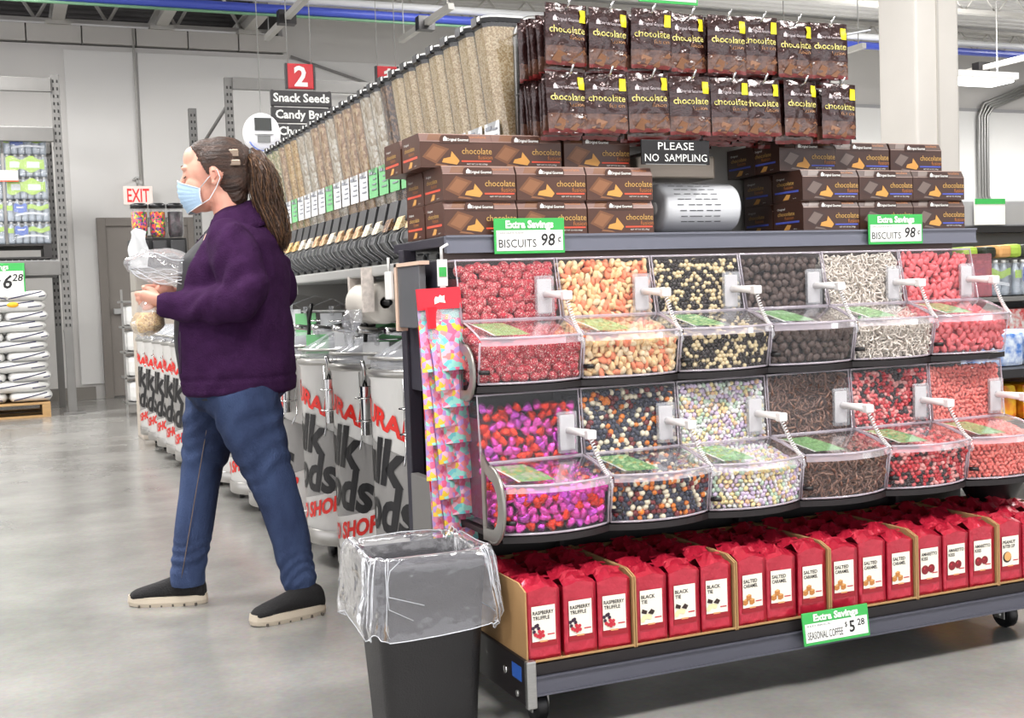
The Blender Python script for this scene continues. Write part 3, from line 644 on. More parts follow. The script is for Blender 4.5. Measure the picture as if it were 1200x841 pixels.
def drum_proto():
    t = thing('bulk_drum', 'x', 'drum', (0, 0, 0))
    MB().lathe([(.225, .1), (.235, .11), (.235, .80), (.24, .805), (.24, .83), (.23, .835)], 40, 0).build('drum_body', m_drum, t)
    MB().lathe([(.238, .095), (.242, .1), (.242, .15), (.238, .155)], 40, 0, cap=False).build('base_band', m_band, t)
    MB().lathe([(.243, .812), (.248, .818), (.248, .83), (.243, .836)], 40, 0, cap=False).build('clamp_ring', m_band, t)
    w0 = MB()
    def f(u, v):
        x = (-.38+.74*u); z0 = .27+.09*(x+.1)**2*3-.16*(x); z1 = .62-.55*x*x-.16*x
        a = pi+x/.235
        z0 = .26+.16*(x+.1)+.3*(x)**2; z1 = .60-.18*x-.4*x*x
        return (.2365*cos(a), .2365*sin(a), z0+(z1-z0)*v)
    w0.grid(f, 30, 2, 0); w0.build('grey_wrap', m_wrap, t)
    b = MB()
    curved_text(b, 'NATURAL', .062, .46, .672, 0, arc=-.5, slope=-.22, bold=.04, shear=.15)
    curved_text(b, 'Bulk', .145, .40, .475, 1, slope=-.06, bold=.035, shear=.25)
    curved_text(b, 'Foods', .145, .47, .318, 1, slope=-.03, bold=.035, shear=.25)
    curved_text(b, 'WAY TO SHOP', .056, .5, .19, 0, arc=.3, slope=.16, bold=.04, shear=.15)
    b.build('lettering', [m_dred, m_blk], t)
    # tilted clear lid with rim
    b = MB().lathe([(.236, .838), (.232, .87), (.12, .93), (.05, .935)], 32, 0)
    b.build('clear_lid', clear('lid_clear', haze=.3, gloss=.4), t)
    MB().tube([(.238*cos(a), .238*sin(a), .872) for a in [2*pi*k/32 for k in range(33)]], .006, 6).build('lid_rim', m_band, t)
    # wire scoop holder + metal scoop on the shopper side
    a0 = R(-131)
    hx = Matrix.Rotation(a0, 4, 'Z') @ Matrix.Translation((.25, 0, -.02)) @ Matrix.Diagonal((.8, .62, 1, 1))
    b = MB()
    for z in (.74, .66):
        b.tube([tuple(hx @ Vector(p)) for p in ((-.01, -.05, z), (.05, -.05, z), (.065, 0, z), (.05, .05, z), (-.01, .05, z))], .003, 6)
    for y in (-.05, .05): b.tube([tuple(hx @ Vector(p)) for p in ((0, y, .83), (.0, y, .6), (.04, y*.8, .56))], .003, 6)
    h = b.build('scoop_holder', m_chrome, t)
    b = MB(); b.grid(lambda u, v: tuple(hx @ Vector((.028+.028*cos(pi*(u*2)), .034*sin(pi*(u*2))*(1-.3*v), .78-.17*v))), 14, 3, 0)
    b.tube([tuple(hx @ Vector(p)) for p in ((.03, 0, .78), (.03, 0, .84), (.05, 0, .87))], .009, 8)
    b.build('metal_scoop', m_chrome, h)
    for k in range(4):
        a = R(45+90*k); p = Vector((.16*cos(a), .16*sin(a), 0))
        c = MB().box(p.x-.02, p.x+.02, p.y-.02, p.y+.02, .06, .1).build('caster', m_steel, t)
        MB().cyl(p+Vector((-.013, 0, .035)), p+Vector((.013, 0, .035)), .034, 16).build('wheel', m_blackp, c)
    return t
d0 = drum_proto()
spots = [(1.33, 3.72), (1.33, 4.22), (1.33, 4.72), (1.29, 5.30), (1.29, 5.74), (1.28, 6.20), (1.27, 6.68), (1.24, 7.22), (1.2, 7.72), (1.2, 8.16), (1.19, 8.6), (1.18, 9.06), (1.17, 9.5)]
dl = ['white bulk foods drum nearest the hanging party bags', 'white bulk foods drum second from the party bags', 'white bulk foods drum just behind the shopper, on a metal base band', 'white bulk foods drum mostly hidden by the shopper\'s back leg',
      'white drum seen between the shopper\'s legs, nearest of three', 'white drum seen between the shopper\'s legs, middle of three', 'white drum seen between the shopper\'s legs, farthest of three', 'white drum hidden behind the shopper\'s front leg', 'white drum just left of the shopper\'s front leg', 'white drum second left of the shopper\'s front leg', 'white drum third left of the shopper\'s front leg', 'white drum fourth left of the front leg', 'white drum at the far left end of the row by the door']
for i, (x, y) in enumerate(spots):
    o = d0 if i == 0 else dup(d0)
    o.location = (x, y, 0); o['label'] = dl[i]; o['group'] = 'bulk foods drums under the dispensers'
# inner clutter: cards on clips, tongs with black handles
m_cw, m_cg = MATS['card_white'], MATS['card_green']
cards = [(341, 378, 0, .08), (352, 384, 1, .1), (377, 384, 0, .1), (378, 412, 1, .08), (404, 405, 0, .13), (440, 388, 1, .09), (444, 416, 0, .12), (473, 390, 0, .1), (366, 400, 0, .08), (481, 415, 0, .1)]
for i, (px, py, g, hh) in enumerate(cards):
    y = 3.55+(481-px)*.0128
    z = 1.06-(388+ (py-388)-388)*.003+(-.0)
    z = 1.0 - (py-388)*.0031
    t = thing('price_card', '%s price card above the drums, %s card from the shopper' % ('pale green' if g else 'white', ['first', 'second', 'third', 'fifth', 'sixth', 'seventh', 'eighth', 'ninth', 'fourth', 'last'][i]), 'price card', (1.2+.1*((i*7) % 3)/3, y, z), 0, '%s price cards clipped above the drums' % ('pale green' if g else 'white'))
    MB().box(-.002, .002, -.05, .05, -hh, 0, 0, Matrix.Rotation(.9, 4, 'Z')).build('card', m_cg if g else m_cw, t)
    MB().box(-.006, .006, -.015, .015, -.01, .03).cyl((0, 0, .02), (.12, 0, .06), .003, 6).build('clip', m_clearh, t)
for i, y in enumerate((4.1, 4.95)):
    t = thing('tongs', 'black looped handle of tongs standing in a drum lid, %s' % ['near the bag roll', 'near the shopper\'s back'][i], 'tongs', (1.18, y, .92))
    MB().tube([(0, 0, -.06), (.005, -.01, .05), (0, -.02, .1), (.01, -.05, .13), (0, -.06, .1), (0, -.03, .06)], .008, 8).build('handle', m_blackp, t)
# extra wire scoop holders clutter
for i in range(7):
    y = 3.75+.33*i
    t = thing('wire_scoop_holder', 'wire holder with a steel scoop above the drum lids, %s from the party bags' % ['first', 'second', 'third', 'fourth', 'fifth', 'sixth', 'seventh'][i], 'scoop holder', (1.33, y, .92), 0, 'wire scoop holders above the drum lids')
    b = MB()
    for z in (0, .03, .06): b.tube([(0, -.08, z), (-.09, -.08, z), (-.11, 0, z), (-.09, .08, z), (0, .08, z)], .003, 5)
    b.build('wire_frame', m_chrome, t)
    MB().tube([(-.02, 0, .05), (-.12, -.04, .03), (-.2, -.08, .04)], .012, 8).grid(lambda u, v: (-.02+.1*v, .03*cos(pi*u), .05-.03*sin(pi*u)), 8, 3, 0).build('scoop', m_chrome, t)

# hanging bag roll
t = thing('bag_roll', 'cream roll of clear produce bags hanging under the dispenser shelf', 'bag roll', (1.2, 4.02, 1.05), 0)
MB().lathe([(.012, -.13), (.028, -.13), (.03, -.128), (.03, -.13), (.05, -.13), (.05, -.127), (.062, -.13), (.062, -.127), (.070, -.13), (.073, -.12), (.073, .12), (.070, .13), (.02, .13)], 28, 0, mx=Matrix.Rotation(pi/2, 4, 'X') @ Matrix.Rotation(0, 4, 'Z'), cap=False).build('roll', mat('roll_cream', (228, 222, 212), .5), t)
MB().box(-.085, -.045, -.15, -.135, -.03, .12).build('side_label', mat('label_cream', (222, 212, 204), .6, var=.25, vscale=60), t); MB().box(-.05, .05, .135, .16, -.04, .12).build('side_label', MATS['label_cream'], t)
MB().cyl((0, -.18, 0), (0, .18, 0), .01, 8).build('axle', m_blackp, t)
MB().grid(lambda u, v: (-.08-.03*v+.012*sin(u*9+v*6), -.1+.2*u*(1-.4*v), -.02-.13*v), 8, 8, 0).build('loose_bag', clear('bag_film', haze=.22, gloss=.5, bump=.8), t)
MB().box(.05, .06, -.3, -.17, -.04, .1).build('clear_panel', m_clearh, t)
# ================================================================ CANDY RACK
X0, X1 = 1.09, 2.85; P = (X1-X0)/6
m_fx = mat('fixture_black', (24, 18, 20), .5); m_lip = mat('shelf_channel', (112, 114, 126), .35, metal=.25, var=.05, vscale=3); m_panel = mat('back_metal', (188, 186, 180), .35, metal=.5, var=.12, vscale=2.5); m_side = mat('fixture_navy', (44, 42, 52), .45)
rack = thing('candy_rack', 'black wheeled candy display rack with bins, top shelf and bottom tray', 'display rack', (0, 0, 0))
MB().bbox(X0+.005, X1+.05, 2.56, 3.36, .165, .182, .004).build('tray_deck', m_fx, rack)
MB().box(X0+.02, X1+.05, 2.545, 2.565, .155, .182).build('tray_lip', m_fx, rack)
MB().box(X0+.02, X1+.05, 2.538, 2.562, .112, .153).box(X0+.02, X1+.05, 2.534, 2.54, .108, .113).box(X0+.02, X1+.05, 2.534, 2.54, .151, .154).build('tray_channel', mat('tray_channel_grey', (84, 85, 96), .4, metal=.25), rack)
MB().bbox(X0, X0+.02, 2.545, 3.36, .085, .195, .003).build('tray_side', m_fx, rack)
MB().bbox(X0, X0+.025, 2.532, 2.55, .08, .195, .004).build('corner_trim', m_steel, rack)
MB().box(X0-.0015, X0, 2.565, 2.62, .14, .175).build('blue_sticker', mat('sticker_blue', (44, 92, 178), .5), rack)
MB().cyl((X0-.004, 2.66, .145), (X0, 2.66, .145), .01, 12).build('screw', m_chrome, rack)
MB().cyl((X0-.004, 2.59, .105), (X0, 2.59, .105), .008, 12).build('screw', m_steel, rack)
for x, y in ((1.17, 2.66), (2.75, 2.7), (1.2, 3.2), (2.75, 3.2)):
    c = MB().bbox(x-.028, x+.028, y-.03, y+.03, .09, .1, .002).bbox(x-.024, x-.019, y-.02, y+.02, .03, .1, .002).bbox(x+.019, x+.024, y-.02, y+.02, .03, .1, .002).cyl((x-.028, y, .042), (x+.028, y, .042), .009, 10).build('caster', m_steel, rack)
    MB().lathe([(.02, -.016), (.036, -.016), (.042, -.01), (.042, .01), (.036, .016), (.02, .016)], 20, 0, mx=Matrix.Translation((x, y, .043)) @ Matrix.Rotation(pi/2, 4, 'Y')).build('wheel', m_blackp, c)
MB().box(X0+.02, X1, 3.3, 3.34, .18, 1.17).build('back_panel', m_fx, rack)
MB().bbox(1.06, 1.1, 3.25, 3.295, .0+.1, 1.2, .003).build('end_post', m_side, rack)
MB().bbox(1.07, 1.085, 3.0, 3.3, .8, 1.16, .003).build('side_panel', m_side, rack)
MB().bbox(1.055, 1.08, 3.08, 3.245, .18, .56, .003).build('lower_side_panel', mat('side_grey', (112, 110, 108), .5), rack)
# top shelf
MB().bbox(X0-.01, 2.905, 2.965, 3.4, 1.195, 1.222, .003).build('top_shelf', m_side, rack)
MB().box(X0-.008, 2.905, 2.952, 2.966, 1.178, 1.222).box(X0-.008, 2.905, 2.946, 2.952, 1.176, 1.183).box(X0-.008, 2.905, 2.946, 2.952, 1.217, 1.223).build('shelf_channel', m_lip, rack)
MB().box(X0, X1, 3.0, 3.02, 1.14, 1.195).build('shelf_apron', mat('apron_brown', (96, 84, 80), .4, metal=.4), rack)
# upper back panel with rounded corners
px0, px1, zt, rr = 1.455, 2.66, 1.89, .06
poly = [(px0, 1.222), (px1, 1.222)]+[(px1-rr+rr*cos(R(a)), zt-rr+rr*sin(R(a))) for a in range(0, 91, 15)]+[(px0+rr+rr*cos(R(a)), zt-rr+rr*sin(R(a))) for a in range(90, 181, 15)]
MB().prism(poly, 3.3, 3.32).build('header_panel', m_panel, rack)
MB().tube([(px0, 3.3, 1.225)]+[(px0+rr+rr*cos(R(a)), 3.3, zt-rr+rr*sin(R(a))) for a in range(180, 89, -15)]+[(px1-rr+rr*cos(R(a)), 3.3, zt-rr+rr*sin(R(a))) for a in range(90, -1, -15)]+[(px1, 3.3, 1.225)], .008, 8).build('panel_rim', m_steel, rack)
MB().box(px0+.02, 1.47+.05, 3.28, 3.3, 1.25, 1.86).build('dark_strip', mat('strip_grey', (90, 88, 86), .5), rack)
MB().bbox(1.79, 2.07, 3.18, 3.29, 1.40, 1.47, .006).build('roll_box', mat('roll_box_tan', (172, 160, 146), .35, metal=.4), rack)
# bin shelves (black, curved front)
ROW = [dict(HT=(2.92, 1.155), HB=(2.885, .992), LIP=(2.765, .943), BOT=(2.785, .838), zt=1.16), dict(HT=(2.80, .808), HB=(2.785, .632), LIP=(2.635, .59), BOT=(2.652, .478), zt=.81)]
BUL = .042; NB = 10
def bul(x, w=P): return BUL*(1-(2*x/w-1)**2)
for ri, rw in enumerate(ROW):
    MB().box(X0, X1, rw['BOT'][0], 3.3, rw['BOT'][1]-.022, rw['BOT'][1]-.008).build('bin_shelf', m_fx, rack)
    for i in range(6):
        x0 = X0+P*i
        pts = [(x0+P*k/NB, rw['BOT'][0]-bul(P*k/NB)) for k in range(NB+1)]
        b = MB(); V = [(x, y, z) for z in (rw['BOT'][1]-.022, rw['BOT'][1]-.006) for x, y in pts]; N = NB+1
        b.add(V, [(k, k+1, k+1+N, k+N) for k in range(NB)]); b.add([(x, y, rw['BOT'][1]-.022) for x, y in pts]+[(pts[-1][0], 3.0, rw['BOT'][1]-.022), (pts[0][0], 3.0, rw['BOT'][1]-.022)], [tuple(range(N+2))])
        b.build('shelf_nose', m_fx, rack)
        MB().cyl((x0+.004, rw['BOT'][0]-.01, rw['BOT'][1]+.03), (x0+.022, rw['BOT'][0]-.03, rw['BOT'][1]+.03), .006, 8).build('bin_clip', m_black, rack)
MB().box(X0, X1, 2.93, 3.3, .45, .456).box(X0, X1, 2.98, 3.0, .18, .456).build('lower_shroud', m_fx, rack)
for i in range(1, 6, 2): MB().box(X0+P*i, X0+P*i+.012, 2.95, 2.98, .18, .46).build('rib', mat('rib_dark', (46, 40, 42), .5), rack)
# curved side brackets
def bracket(y0, z0, s, name='side_bracket'):
    pts = []
    for a in range(-100, 101, 12): pts.append((y0-.085*s*cos(R(a)), z0+.1*s*sin(R(a))))
    pts += [(y0+.06*s, z0+.13*s), (y0+.06*s, z0-.1*s)]
    cy_ = y0+.0*s; inn = [(cy_+(y-cy_)*.62+.004, z0+(z-z0)*.66) for y, z in pts]; n = len(pts); b = MB()
    for x in (X0-.009, X0-.003): b.add([(x, y, z) for y, z in pts+inn], [(k, (k+1) % n, (k+1) % n+n, k+n) for k in range(n)])
    b.tube([(X0-.006, y, z) for y, z in pts[:-2]], .005, 6).build(name, mat('bracket_steel', (150, 148, 142), .35, metal=.7), rack)
bracket(2.845, .865, .7); bracket(2.70, .545, .95)

# ---------------------------------------------------------------- bins
m_label = mat('lid_label_green', (134, 192, 118), .6, var=.3, vscale=70, col2=(104, 160, 90)); m_scoop = mat('scoop_white', (240, 236, 236), .35)
def bin_proto(rw):
    t = thing('bulk_bin', 'x', 'bin', (0, 0, 0)); W = P-.008
    (hty, htz), (hby, hbz), (ly, lz), (by, bz) = rw['HT'], rw['HB'], rw['LIP'], rw['BOT']
    b = MB()
    b.add([(0, hby, hbz), (W, hby, hbz), (W, hty, htz), (0, hty, htz)], [(0, 1, 2, 3)])
    b.add([(0, hty, htz), (W, hty, htz), (W, hty+.16, htz), (0, hty+.16, htz)], [(0, 1, 2, 3)])
    b.build('hopper_window', m_clear, t)
    b = MB(); b.tube([(0, hby, hbz), (0, hty, htz), (W, hty, htz), (W, hby, hbz), (0, hby, hbz)], .0035, 6); b.tube([(0, hty, htz), (0, hty+.15, htz)], .003, 6).tube([(W, hty, htz), (W, hty+.15, htz)], .003, 6)
    b.build('hopper_rim', m_edge, t)
    for x in (0, W): MB().add([(x, by, bz), (x, ly, lz), (x, hby, hbz), (x, hty, htz), (x, hty+.17, htz), (x, hty+.17, bz)], [(0, 1, 2, 3, 4, 5)]).build('bin_side', m_clear, t)
    b = MB(); b.grid(lambda u, v: (W*u, by+(ly-by)*v-bul(W*u, W), bz+(lz-bz)*v), 14, 2, 0); b.grid(lambda u, v: (W*u, (by-bul(W*u, W))*(1-v)+(hty+.17)*v, bz), 14, 1, 0); b.build('tub', m_clear, t)
    b = MB(); b.tube([(W*k/14, by-bul(W*k/14, W), bz) for k in range(15)], .003, 6).tube([(0, by, bz), (0, ly, lz)], .003, 6).tube([(W, by, bz), (W, ly, lz)], .003, 6); b.build('tub_edge', m_edge, t)
    b = MB()
    f = lambda u, v: (W*u, hby*(1-v)+(ly-bul(W*u, W)-.006)*v, (hbz+.004)*(1-v)+(lz+.008)*v+.004*sin(pi*v))
    b.grid(f, 14, 5, 0); lid = b.build('lid', clear('lid_plastic', haze=.07, gloss=.35), t)
    b = MB(); b.grid(lambda u, v: (W*u, ly-bul(W*u, W)-.008, lz+.011-.02*v), 14, 1, 0, True)
    b.tube([(W*k/14, ly-bul(W*k/14, W)-.008, lz+.01) for k in range(15)], .0035, 6).tube([f(0, k/5) for k in range(6)], .003, 6).tube([f(1, k/5) for k in range(6)], .003, 6).tube([f(k/14, 0) for k in range(15)], .004, 6)
    b.build('lid_rim', m_edge, lid)
    b = MB(); g = lambda u, v: tuple(Vector(f(.06+.3*u+.1*v, .14+.66*v))+Vector((0, 0, -.0025)))
    b.grid(g, 4, 4, 0); b.build('flavor_card', m_label, lid)
    b = MB(); b.grid(lambda u, v: tuple(Vector(f(.035+.022*u+.1*v, .12+.7*v))+Vector((0, 0, -.002))), 1, 4, 0); b.build('card_edge', m_wht, lid)
    b = MB().box(.0, W, hty+.165, hty+.17, bz, htz); b.build('bin_back', m_black, t)
    return t
def scoop_proto(rw):
    (hty, htz), (hby, hbz) = rw['HT'], rw['HB']; W = P
    t = thing('scoop', 'x', 'scoop', (0, 0, 0))
    x = W*.82; zc = (htz+hbz)/2-.02; yc = hby+(hty-hby)*.4
    MB().bbox(x-.026, x+.03, yc-.016, yc-.003, zc-.055, zc+.055, .006).build('holder', m_clearh, t)
    MB().bbox(x-.019, x+.023, yc-.012, yc-.006, zc-.046, zc+.046, .004).build('scoop_blade', mat('scoop_translucent', (226, 222, 224), .3), t)
    MB().tube([(x+.004, yc-.01, zc+.005), (x+.012, yc-.05, zc+.004), (x+.02, yc-.1, zc+.002)], .011, 8, rr=[.01, .0095, .0125]).bbox(x+.008, x+.034, yc-.115, yc-.093, zc-.011, zc+.013, .004).build('handle', m_scoop, t)
    e = Vector((W-.012, rw['LIP'][0]-.012, rw['LIP'][1]+.005)); s = Vector((x+.022, yc-.105, zc-.01)); d = e-s
    n = 18*6; a = d.orthogonal().normalized(); c = d.normalized().cross(a)
    pts = [s+d*(k/n)+a*.0052*cos(2*pi*k/6)+c*.0052*sin(2*pi*k/6)+Vector((0, 0, -.012*sin(pi*k/n))) for k in range(n+1)]
    MB().tube(pts, .0019, 4).build('coiled_cord', m_scoop, t)
    MB().tube([e, e+Vector((.004, -.004, -.02)), e+Vector((0, 0, -.03))], .004, 6).build('cord_anchor', m_clearh, t)
    return t
FL = [['red sugared raspberry candies', 'peach and orange sugared gummies', 'black and cream malt balls', 'dark chocolate clusters', 'white frosted pretzels', 'pink jelly hearts'],
      ['pink and red foil chocolate hearts', 'navy, orange and cream jelly beans', 'pastel mint drops', 'chocolate pretzels', 'red, pink and black jelly beans', 'coral crunchy candies']]
sc_protos = []; rn = ['upper', 'lower']
for ri, rw in enumerate(ROW):
    bp = bin_proto(rw); sp = scoop_proto(rw)
    for i in range(6):
        o = bp if i == 0 else dup(bp)
        o.location = (X0+P*i+.004, 0, 0); o['label'] = 'clear %s row bin holding the %s' % (rn[ri], FL[ri][i]); o['group'] = 'clear candy bins'
        s = sp if i == 0 else dup(sp)
        s.location = (X0+P*i+.004+rnd(-.004, .004), 0, rnd(-.004, .004)); s['label'] = 'white handled scoop with coiled cord on the bin of %s' % FL[ri][i]; s['group'] = 'scoops with coiled cords'

# ---------------------------------------------------------------- candy shapes
def ico(sub, fn=None, sc=(1, 1, 1)):
    bm = bmesh.new(); bmesh.ops.create_icosphere(bm, subdivisions=sub, radius=1)
    for v in bm.verts:
        c = v.co.copy(); c = Vector(fn(c)) if fn else c
        v.co = Vector((c.x*sc[0], c.y*sc[1], c.z*sc[2]))
    V = [v.co[:] for v in bm.verts]; bm.verts.index_update(); F = [tuple(v.index for v in f.verts) for f in bm.faces]; bm.free(); return V, F
def tor(Rr, r, nu=10, nv=5, tw=0):
    V = []; F = []
    for i in range(nu):
        a = 2*pi*i/nu; k = 1+.25*cos(3*a) if tw else 1
        for j in range(nv):
            c = 2*pi*j/nv; V.append(((Rr*k+r*cos(c))*cos(a), (Rr*k+r*cos(c))*sin(a), r*sin(c)))
    for i in range(nu):
        for j in range(nv): F.append((i*nv+j, ((i+1) % nu)*nv+j, ((i+1) % nu)*nv+(j+1) % nv, i*nv+(j+1) % nv))
    return V, F
def pretz():
    V, F = tor(1, .26, 12, 5, 1); b = len(V)
    for sgn in (1, -1):
        n = 5; q = [(sgn*(-.15), .9, 0), (sgn*.1, 0, .12*sgn), (sgn*.55, -.75, 0)]
        V2 = []; k0 = len(V)
        for p in q:
            for j in range(4): V.append((p[0]+.2*cos(pi/2*j), p[1], p[2]+.2*sin(pi/2*j)))
        for s in range(2):
            for j in range(4): F.append((k0+s*4+j, k0+s*4+(j+1) % 4, k0+s*4+4+(j+1) % 4, k0+s*4+4+j))
    return V, F
def heartfn(c):
    x, y, z = c
    y2 = y+.55*abs(x)**.9-(.25); w = 1 if y > -.1 else 1+.0
    return (x*(1.05 if y > -.2 else (1.05+.9*(y+.2)*.9)), y2*1.05, z*.62)
def rasp(c):
    k = 1+.13*sin(7*math.atan2(c.y, c.x))*sin(6*c.z)
    return (c.x*k*(1-.25*c.z), c.y*k*(1-.25*c.z), c.z*1.1)
def foil(c):
    k = .8+.28*(abs(c.x)+abs(c.y)+abs(c.z)-1); h = heartfn(c)
    return (h[0]*k*1.05, h[1]*k*1.05, c.z*.72*k)
def lump(c): k = 1+.28*noise.noise(c*1.7+Vector((3, 1, 5))); return (c.x*k, c.y*k*.85, c.z*k*.75)
def bone(c):
    k = .8+.3*abs(c.x)**1.5; return (c.x*1.25, c.y*k*1.0, c.z*k*.7)
m_rasp = grainmat('raspberry_red', ((206, 48, 66), (182, 34, 50), (224, 92, 104), (190, 36, 56), (214, 62, 80), (246, 214, 208)), 480, .45, .6)
m_pe = [mat('gummy_peach', (252, 216, 164), .6, bump=.25, bscale=400), mat('gummy_orange', (246, 148, 110), .6, bump=.25, bscale=400), mat('gummy_cream', (252, 228, 190), .6, bump=.25, bscale=400)]
m_ma = [mat('malt_black', (40, 28, 26), .25), mat('malt_cream', (232, 212, 170), .35)]
m_cc = [mat('choc_cluster', (84, 66, 60), .5, bump=.2, bscale=120)]
m_yp = [mat('frosted_white', (236, 226, 216), .5)]
m_ph = [mat('jelly_pink', (238, 116, 122), .35, spec=.6)]
m_fo = [mat('foil_pink', (232, 84, 190), .22, metal=.75, bump=.5, bscale=130), mat('foil_red', (236, 62, 34), .22, metal=.75, bump=.5, bscale=130), mat('foil_violet', (208, 84, 206), .22, metal=.75, bump=.5, bscale=130)]
m_jb = [mat('bean_navy', (46, 50, 72), .25), mat('bean_maroon', (120, 28, 34), .25), mat('bean_orange', (238, 132, 34), .3), mat('bean_cream', (244, 232, 204), .3)]
m_pm = [mat('mint_lilac', (226, 206, 236), .5), mat('mint_yellow', (254, 236, 176), .5), mat('mint_white', (250, 250, 248), .5), mat('mint_green', (204, 228, 206), .5), mat('mint_peach', (250, 208, 168), .5)]
m_cp = [mat('choc_pretzel', (140, 104, 88), .4), mat('choc_pretzel_dark', (116, 82, 68), .4)]
m_rj = [mat('bean_red', (204, 46, 56), .25), mat('bean_pink', (242, 168, 164), .3), mat('bean_black', (46, 28, 32), .25), mat('bean_rose', (230, 100, 104), .3)]
m_co = [mat('coral_candy', (242, 124, 114), .4), mat('coral_light', (246, 138, 126), .4)]
KIND = {  # size, packing pitch, geometry, mats, weights, individual, noun
 (0, 0): (.0155, .025, ico(2, rasp), [m_rasp], [1], True, 'raspberry_candy', 'red sugared raspberry candy'),
 (0, 1): (.0112, .0185, ico(2, bone), m_pe, [4, 3, 2], False, 'peach_gummies', 'peach and orange sugared gummies filling the second upper bin'),
 (0, 2): (.0070, .0125, ico(2), m_ma, [6, 4], False, 'malt_balls', 'black and cream malt balls filling the third upper bin'),
 (0, 3): (.0150, .025, ico(2, lump), m_cc, [1], True, 'chocolate_cluster', 'dark chocolate cluster'),
 (0, 4): (.0102, .0165, pretz(), m_yp, [1], False, 'frosted_pretzels', 'white frosted pretzels filling the fifth upper bin'),
 (0, 5): (.0145, .024, ico(2, heartfn), m_ph, [1], True, 'jelly_heart', 'pink jelly heart'),
 (1, 0): (.0160, .0245, ico(2, foil), m_fo, [5, 4, 3], True, 'foil_heart', 'foil wrapped chocolate heart'),
 (1, 1): (.0076, .0150, ico(2, None, (1.0, 1.0, 1.2)), m_jb, [7, 3, 2, 4], False, 'jelly_beans', 'navy, maroon, orange and cream jelly beans filling the second lower bin'),
 (1, 2): (.0072, .0132, ico(2, None, (1, 1, .7)), m_pm, [4, 3, 3, 2, 1], False, 'mint_drops', 'pastel mint drops filling the third lower bin'),
 (1, 3): (.0118, .0175, pretz(), m_cp, [2, 1], False, 'chocolate_pretzels', 'milk chocolate pretzels filling the fourth lower bin'),
 (1, 4): (.0070, .0132, ico(2, None, (.9, .9, 1.35)), m_rj, [4, 3, 3, 2], False, 'jelly_beans', 'red, pink and black jelly beans filling the fifth lower bin'),
 (1, 5): (.0078, .0135, ico(2, heartfn), m_co, [1, 1], False, 'coral_candies', 'small coral candies filling the sixth lower bin'),
}
def spots_for(rw, s, p, top=.0, layers=2, sides=True):
    (hty, htz), (hby, hbz), (ly, lz), (by, bz) = rw['HT'], rw['HB'], rw['LIP'], rw['BOT']; W = P-.008; out = []
    j = p*.22
    # hopper window layers
    H = htz-hbz-top; nz = int(H/(p*.88)); nx = int((W-2*s)/p)
    for L in range(layers):
        for a in range(nz+1):
            for q in range(nx+1):
                x = s+.002+(W-2*s-.004)*min(1, max(0, (q+(.5 if (a+L) % 2 else 0))/nx)); t = (a+.5)/(nz+1)*(1-top/(htz-hbz))
                y = hby+(hty-hby)*t+s*1.05+L*p*.8
                out.append((min(max(x+rnd(-j, j), s), W-s), y+rnd(0, j), hbz+(htz-hbz)*t+rnd(-j, j), 'w'))
    # tub front layers
    H = lz-bz-.012; nz = max(1, int(H/(p*.88)))
    for L in range(layers):
        for a in range(nz+1):
            for q in range(nx+1):
                x = s+.002+(W-2*s-.004)*min(1, (q+(.5 if (a+L) % 2 else 0))/nx); z = bz+s+(H-s)*a/nz*.96; t = (z-bz)/(lz-bz)
                y = by+(ly-by)*t-bul(x, W)+s*1.1+L*p*.8
                out.append((min(max(x+rnd(-j, j), s), W-s), y+rnd(0, j), z+rnd(-j*.6, j*.6), 't'))
    # heap under the lid
    ny = int((hby-ly+BUL)/p)+1
    for a in range(ny+1):
        for q in range(nx+1):
            x = s+.002+(W-2*s-.004)*min(1, (q+(.5 if a % 2 else 0))/nx); y0 = ly-bul(x, W)+s*1.5
            y = y0+(hby+.02-y0)*a/ny
            tt = (y-ly)/(hby-ly); z = lz-s*1.1-.002+max(0, tt)*(hbz-lz-.004)-.006*noise.noise(Vector((x*30, y*30, 1)))-.004
            out.append((min(max(x+rnd(-j, j), s), W-s), y, z+rnd(-.003, .0), 't'))
    # left and right side layers of the tub (seen at the rack ends)
    for xs in ((s, W-s) if sides else ()):
        nn = int(.13/p)
        for a in range(nn):
            for k in range(int((lz-bz)/p)+1): out.append((xs, ly+.01+.13*a/nn+s, bz+s+k*p*.9, 't'))
    return out
random.seed(21)
